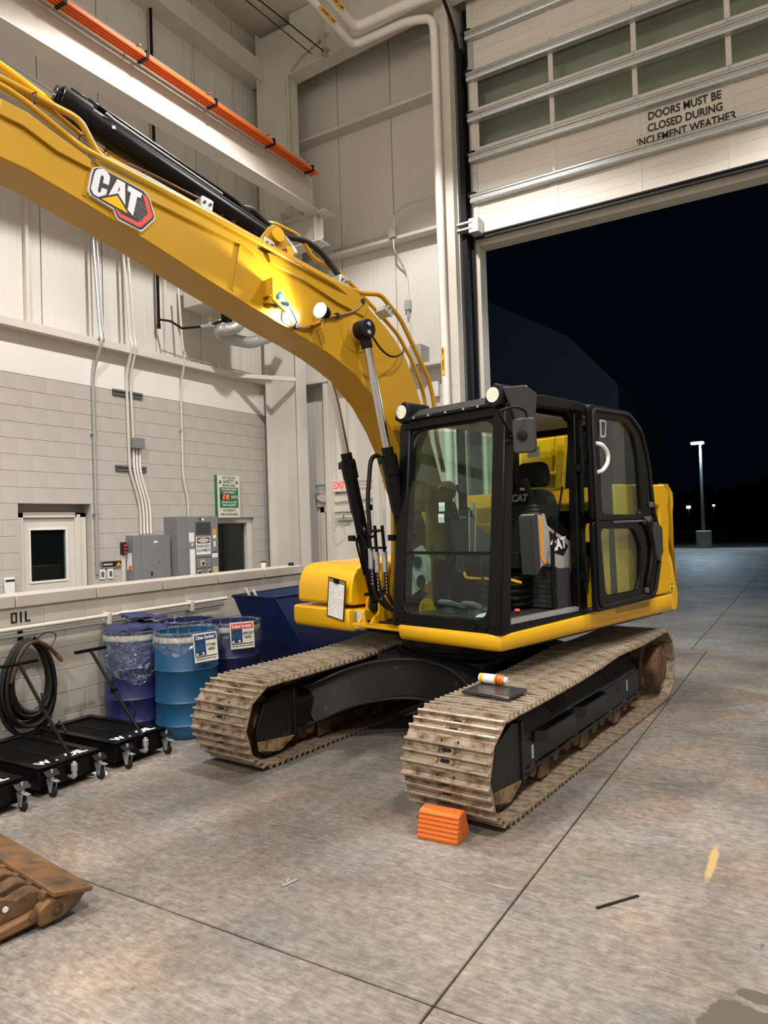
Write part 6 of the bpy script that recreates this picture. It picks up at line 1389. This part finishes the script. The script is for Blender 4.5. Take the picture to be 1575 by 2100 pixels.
# drain pans on casters
def drain_pan(c, label, handle=True, full=True, brakes=True):
    p = empty('drain_pan', c, 0, label, 'drain pan', 'oil drain pans by the low wall')
    x0, x1, y0, y1 = -.97, 0.0, -.25, .25
    q = M(); q.frame([(x0, y0), (x1, y0), (x1, y1), (x0, y1)], [(x0+.07, y0+.055), (x1-.16, y0+.055), (x1-.16, y1-.055), (x0+.07, y1-.055)], .185, .205, 'z')
    q.frame([(x0, y0), (x1, y0), (x1, y1), (x0, y1)], [(x0+.004, y0+.004), (x1-.004, y0+.004), (x1-.004, y1-.004), (x0+.004, y1-.004)], .045, .195, 'z'); q.box(x0, x1, y0, y1, .045, .055)
    q.build('pan_body', BLK, p, bevel=.004)
    q = M(); gx0, gx1, gy0, gy1 = x0+.07, x1-.16, y0+.055, y1-.055
    for k in range(34): yy = gy0+(k+.5)*(gy1-gy0)/34; q.box(gx0, gx1, yy-.0018, yy+.0018, .176, .186)
    for k in range(64): xx = gx0+(k+.5)*(gx1-gx0)/64; q.box(xx-.0018, xx+.0018, gy0, gy1, .176, .186)
    q.box(gx0, gx1, -.006, .006, .175, .190); q.box(gx0, gx1, gy0, gy0+.008, .18, .192); q.box(gx0, gx1, gy1-.008, gy1, .18, .192)
    gr_ = q.build('mesh_grate', BLKM, p, smooth=0); gr_['kind'] = 'stuff'
    q = M(); q.cyl((x1-.002, -.0, .085), (x1+.05, 0, .085), .020, n=14); q.cyl((x1+.05, 0, .085), (x1+.05, 0, .14), .019, n=14); q.cyl((x1+.05, 0, .125), (x1+.05, 0, .175), .023, n=14); q.cyl((x1+.05, 0, .175), (x1+.05, 0, .19), .013, n=12); q.build('drain_coupling', ZINC, p, bevel=.002)
    for yy in (y0+.07, y1-.04):
        q = M(); q.box(x1, x1+.09, yy-.05, yy+.05, .165, .172) if False else q.prism([(x1, .178), (x1+.035, .182), (x1+.085, .150), (x1+.083, .145), (x1+.033, .176), (x1, .172)], yy-.05, yy+.05, 'y')
        cst = q.build('caster', BLK, p, bevel=.002)
        q = M(); q.cyl((x1+.055, yy, .165), (x1+.055, yy, .19), .010, n=8); q.prism([(x1+.02, .12), (x1+.09, .12), (x1+.075, .035), (x1+.05, .035)], yy-.020, yy-.016, 'y'); q.prism([(x1+.02, .12), (x1+.09, .12), (x1+.075, .035), (x1+.05, .035)], yy+.016, yy+.020, 'y'); q.box(x1+.02, x1+.09, yy-.02, yy+.02, .117, .123); q.cyl((x1+.055, yy, .12), (x1+.055, yy, .15), .016, n=10); q.box(x1+.07, x1+.13, yy-.015, yy+.015, .115, .12); q.build('caster_fork', ZINC, cst)
        q = M(); q.lathe([(.012, -.014), (.030, -.014), (.040, -.010), (.040, .010), (.030, .014), (.012, .014)], (x1+.062, yy, .040), (0, 1, 0), 20); q.build('caster_wheel', RUB, cst)
    for yy in (y0+.07, y1-.07):
        q = M(); q.lathe([(.012, -.014), (.035, -.014), (.045, -.010), (.045, .010), (.035, .014), (.012, .014)], (x0+.08, yy, .045), (0, 1, 0), 16); q.build('rear_wheel', RUB, p)
    tw = text('W .', .115, PAPER, p, (x1-.085, -.125, .2055), (0, 0, PI/2), ext=.0006, bold=.004); tw.scale = (.8, 1, 1)
    tx = text('OIL', .12, PAPER, p, (x1-.085, .105, .2055), (0, 0, PI/2), ext=.0006, bold=.004); tx.scale = (.85, 1, 1)
    if handle:
        q = M(); q.tube([(x1+.02, .04, .13), (x1-.30, .04, .45), (x1-.66, .04, .83)], .014, n=10); q.tube([(x1-.66, -.11, .835), (x1-.66, .19, .835)], .015, n=10)
        q.box(x1-.005, x1+.03, -.02, .10, .10, .16); q.tube([(x1-.24, .04, .37), (x1-.20, .06, .44), (x1-.14, .07, .37), (x1-.16, .06, .30)], .006, n=6); q.tube([(x1-.36, .04, .51), (x1-.40, .05, .63)], .006, n=6); q.cbox((x1-.37, .04, .515), (.05, .03, .04)); q.build('handle', BLK, p)
    return p
drain_pan((-4.68, 3.88, 0), 'black oil drain pan with raised T handle touching the navy drum')
drain_pan((-4.68, 3.24, 0), 'black oil drain pan with raised T handle in front of the coiled hose')
drain_pan((-4.63, 2.60, 0), 'black oil drain pan lacking a handle, only its braked caster end showing', handle=False)
# coiled hose on its hook
hs = empty('hose_coil', (-5.76, 3.60, .58), 0, 'dark coiled air hose with brass end hanging on the low wall', 'hose')
random.seed(9)
for k in range(15):
    rz_ = .375+random.uniform(-.075, .03); pts = []; ry = .215*rz_/.375+random.uniform(-.025, .03); oy = random.uniform(-.025, .02); oz = (.375-rz_)-random.uniform(0, .012); ox = .012+random.uniform(0, .095)
    for t in range(28):
        a = 2*PI*t/28; pts.append((ox+.012*math.sin(a*2+k), oy+ry*math.sin(a)*(1-.18*math.cos(a)), oz+rz_*math.cos(a)))
    q = M(); q.tube(pts, .0155, n=8, closed=True); q.build('hose_loop', RUB if k % 4 else mat('hose_brown', (.07, .035, .022), rough=.55), hs, smooth=60)
q = M(); q.tube(spl([(.10, -.20, .05), (.12, -.12, .28), (.12, 0, .36), (.12, .12, .30), (.12, .18, .24), (.12, .215, .20)], 6), .018, n=8); q.build('hose_end', MATS['hose_brown'], hs)
q = M(); q.cyl((.12, .205, .215), (.12, .24, .17), .021, n=10); q.cyl((.12, .24, .17), (.12, .255, .15), .014, n=8); q.build('end_coupling', mat('brass', (.45, .32, .14), rough=.35, metal=.8), hs)
q = M(); q.tube(spl([(.10, .02, .37), (.12, .12, .42), (.12, .20, .38), (.12, .15, .28)], 6), .004, n=6); q.build('tie_wire', BLK, hs)
q = M(); q.tube([(-.085, 0, .36), (.11, 0, .36), (.13, 0, .40)], .010, n=8); q.box(-.085, -.075, -.02, .02, .34, .44); q.build('wall_hook', BLK, hs)
# handrail pipes along the low wall
rp_ = empty('wall_pipe', (0, 0, 0), 0, 'cream pipe running along the low wall above the drums', 'pipe')
q = M(); q.cyl((-5.79, -4, 1.045), (-5.79, 6.05, 1.045), .020, n=14); q.cyl((-5.79, 4.6, 1.045), (-5.79, 4.68, 1.045), .025, n=14); q.build('pipe', STL, rp_)
q = M(); q.cyl((-5.80, -4, .985), (-5.80, 6.0, .985), .015, n=12); q.build('lower_pipe', LGREY, rp_)
for y in (1.5, 3.0, 4.45, 5.5): q = M(); q.box(-5.85, -5.755, y-.018, y+.018, .965, 1.075); q.build('pipe_strap', STL, rp_, bevel=.004)
# stencilled word on the wall: flat paint
ow = empty('stencil_word', (-5.8435, 3.61, 1.135), 0, 'black stencilled word OIL painted on the low wall', 'lettering')
q = M()
for (y0, y1, z0, z1) in ((-.085, -.07, -.045, .045), (-.045, -.03, -.045, .045), (-.07, -.045, .03, .045), (-.07, -.045, -.045, -.03), (-.005, .012, -.045, .045), (.04, .056, -.045, .045), (.06, .088, -.045, -.03)): q.box(-.002, .001, y0, y1, z0, z1)
q.build('letters', INK, ow, smooth=0)
# cup and cap at the end of the low wall
q = M(); q.lathe([(0, 0), (.03, 0), (.036, .06), (.036, .075), (0, .075)], (-6.05, 7.0, 1.325), n=20); c_ = q.build('small_canister', PVC); tag(c_, 'small pale canister with dark lid on the low wall', 'canister'); q = M(); q.lathe([(.037, .07), (.037, .085), (0, .085)], (-6.05, 7.0, 1.325), n=20); q.build('lid', INK, c_)
q = M(); q.lathe([(0, 0), (.035, 0), (.04, .02), (.03, .04), (0, .042)], (-5.97, 7.46, 1.325), n=20); tag(q.build('rubber_cap', RUB, bevel=.004), 'small black rubber cap on the far end of the low wall', 'cap')

# ---- rusty toothed bucket lying at lower left
bk = empty('digging_bucket', (-3.125, 1.965, 0), rad(-8), 'rusty toothed digging bucket with flat edge plate lying on the concrete', 'bucket')
q = M(); q.T = Matrix.Translation((-.46, .17, .135)) @ Euler((rad(-14), 0, 0)).to_matrix().to_4x4(); q.box(-.52, .50, -.10, .095, -.012, .012); q.build('edge_plate', BUCK, bk, bevel=.005)
for k in range(6):
    x = -.83+k*.145
    q = M(); q.T = Matrix.Translation((x, .02, .12)) @ Euler((rad(6), 0, 0)).to_matrix().to_4x4(); q.prism([(-.16, -.03), (.0, -.05), (.05, -.02), (.05, .03), (.0, .055), (-.10, .045)], -.042, .042, 'x'); tt = q.build('tooth', RUST, bk, bevel=.01)
    q = M(); q.T = Matrix.Translation((x+.055, .085, .13)); q.cbox((0, 0, 0), (.05, .075, .045), (rad(-12), 0, .1)); q.build('tooth_lock', RUST, tt, bevel=.006)
q = M(); q.prism([(-.52, 0), (-.05, .0), (.06, .03), (.09, .07), (.04, .115), (-.14, .20), (-.52, .36)], -.10, -.065, 'x'); q.build('side_wall', BUCK, bk, bevel=.006)
q = M(); q.prism([(-.30, .02), (.02, .03), (.09, .065), (.05, .09), (-.28, .06)], -.065, -.02, 'x'); sc2 = q.build('side_cutter', BUCK, bk, bevel=.012)
q = M(); q.lathe([(0, 0), (.022, 0), (.026, .004), (.0, .008)], (-.02, .01, .075), (1, 0, .2), 14); q.build('cutter_bolt', RUST, sc2)
q = M(); q.cyl((-.066, -.10, .135), (-.060, -.10, .135), .013, n=14); q.build('side_hole', PAPER, bk)
q = M(); q.prism([(.02, .02), (.12, .02), (.20, .05), (.25, .10), (.25, .125), (.06, .125), (.02, .10)], -.06, .01, 'x'); ct = q.build('corner_tooth', BUCK, bk, bevel=.012)
q = M(); q.lathe([(.022, 0), (.028, .003), (.018, .006), (.012, .004)], (.01, .10, .075), (1, 0, 0), 16); q.build('retainer', RUST, ct)
q = M(); q.prism([(.12, .0), (.10, .10), (-.25, .09), (-.55, .20), (-.55, .0)], -1.0, -.10, 'x'); q.build('bucket_floor', RUST, bk, bevel=.01)

# ---- keep to thing > part > sub-part: lift anything deeper to its part
def chain(o):
    c = [o]
    while c[-1].parent is not None: c.append(c[-1].parent)
    return c
for o in list(S.objects):
    c = chain(o)                       # o ... part, thing
    if len(c) > 3:
        m = Matrix.Identity(4)
        for k in c[:-2][::-1]: m = m @ k.matrix_basis
        o['_m'] = [v for r in m for v in r]
deep = [o for o in S.objects if '_m' in o]
for o in deep:
    c = chain(o)
    o['_p'] = c[-2].name
for o in deep:
    v = list(o['_m']); o.parent = S.objects[o['_p']]; o.matrix_basis = Matrix([v[i*4:i*4+4] for i in range(4)])
    del o['_m']; del o['_p']
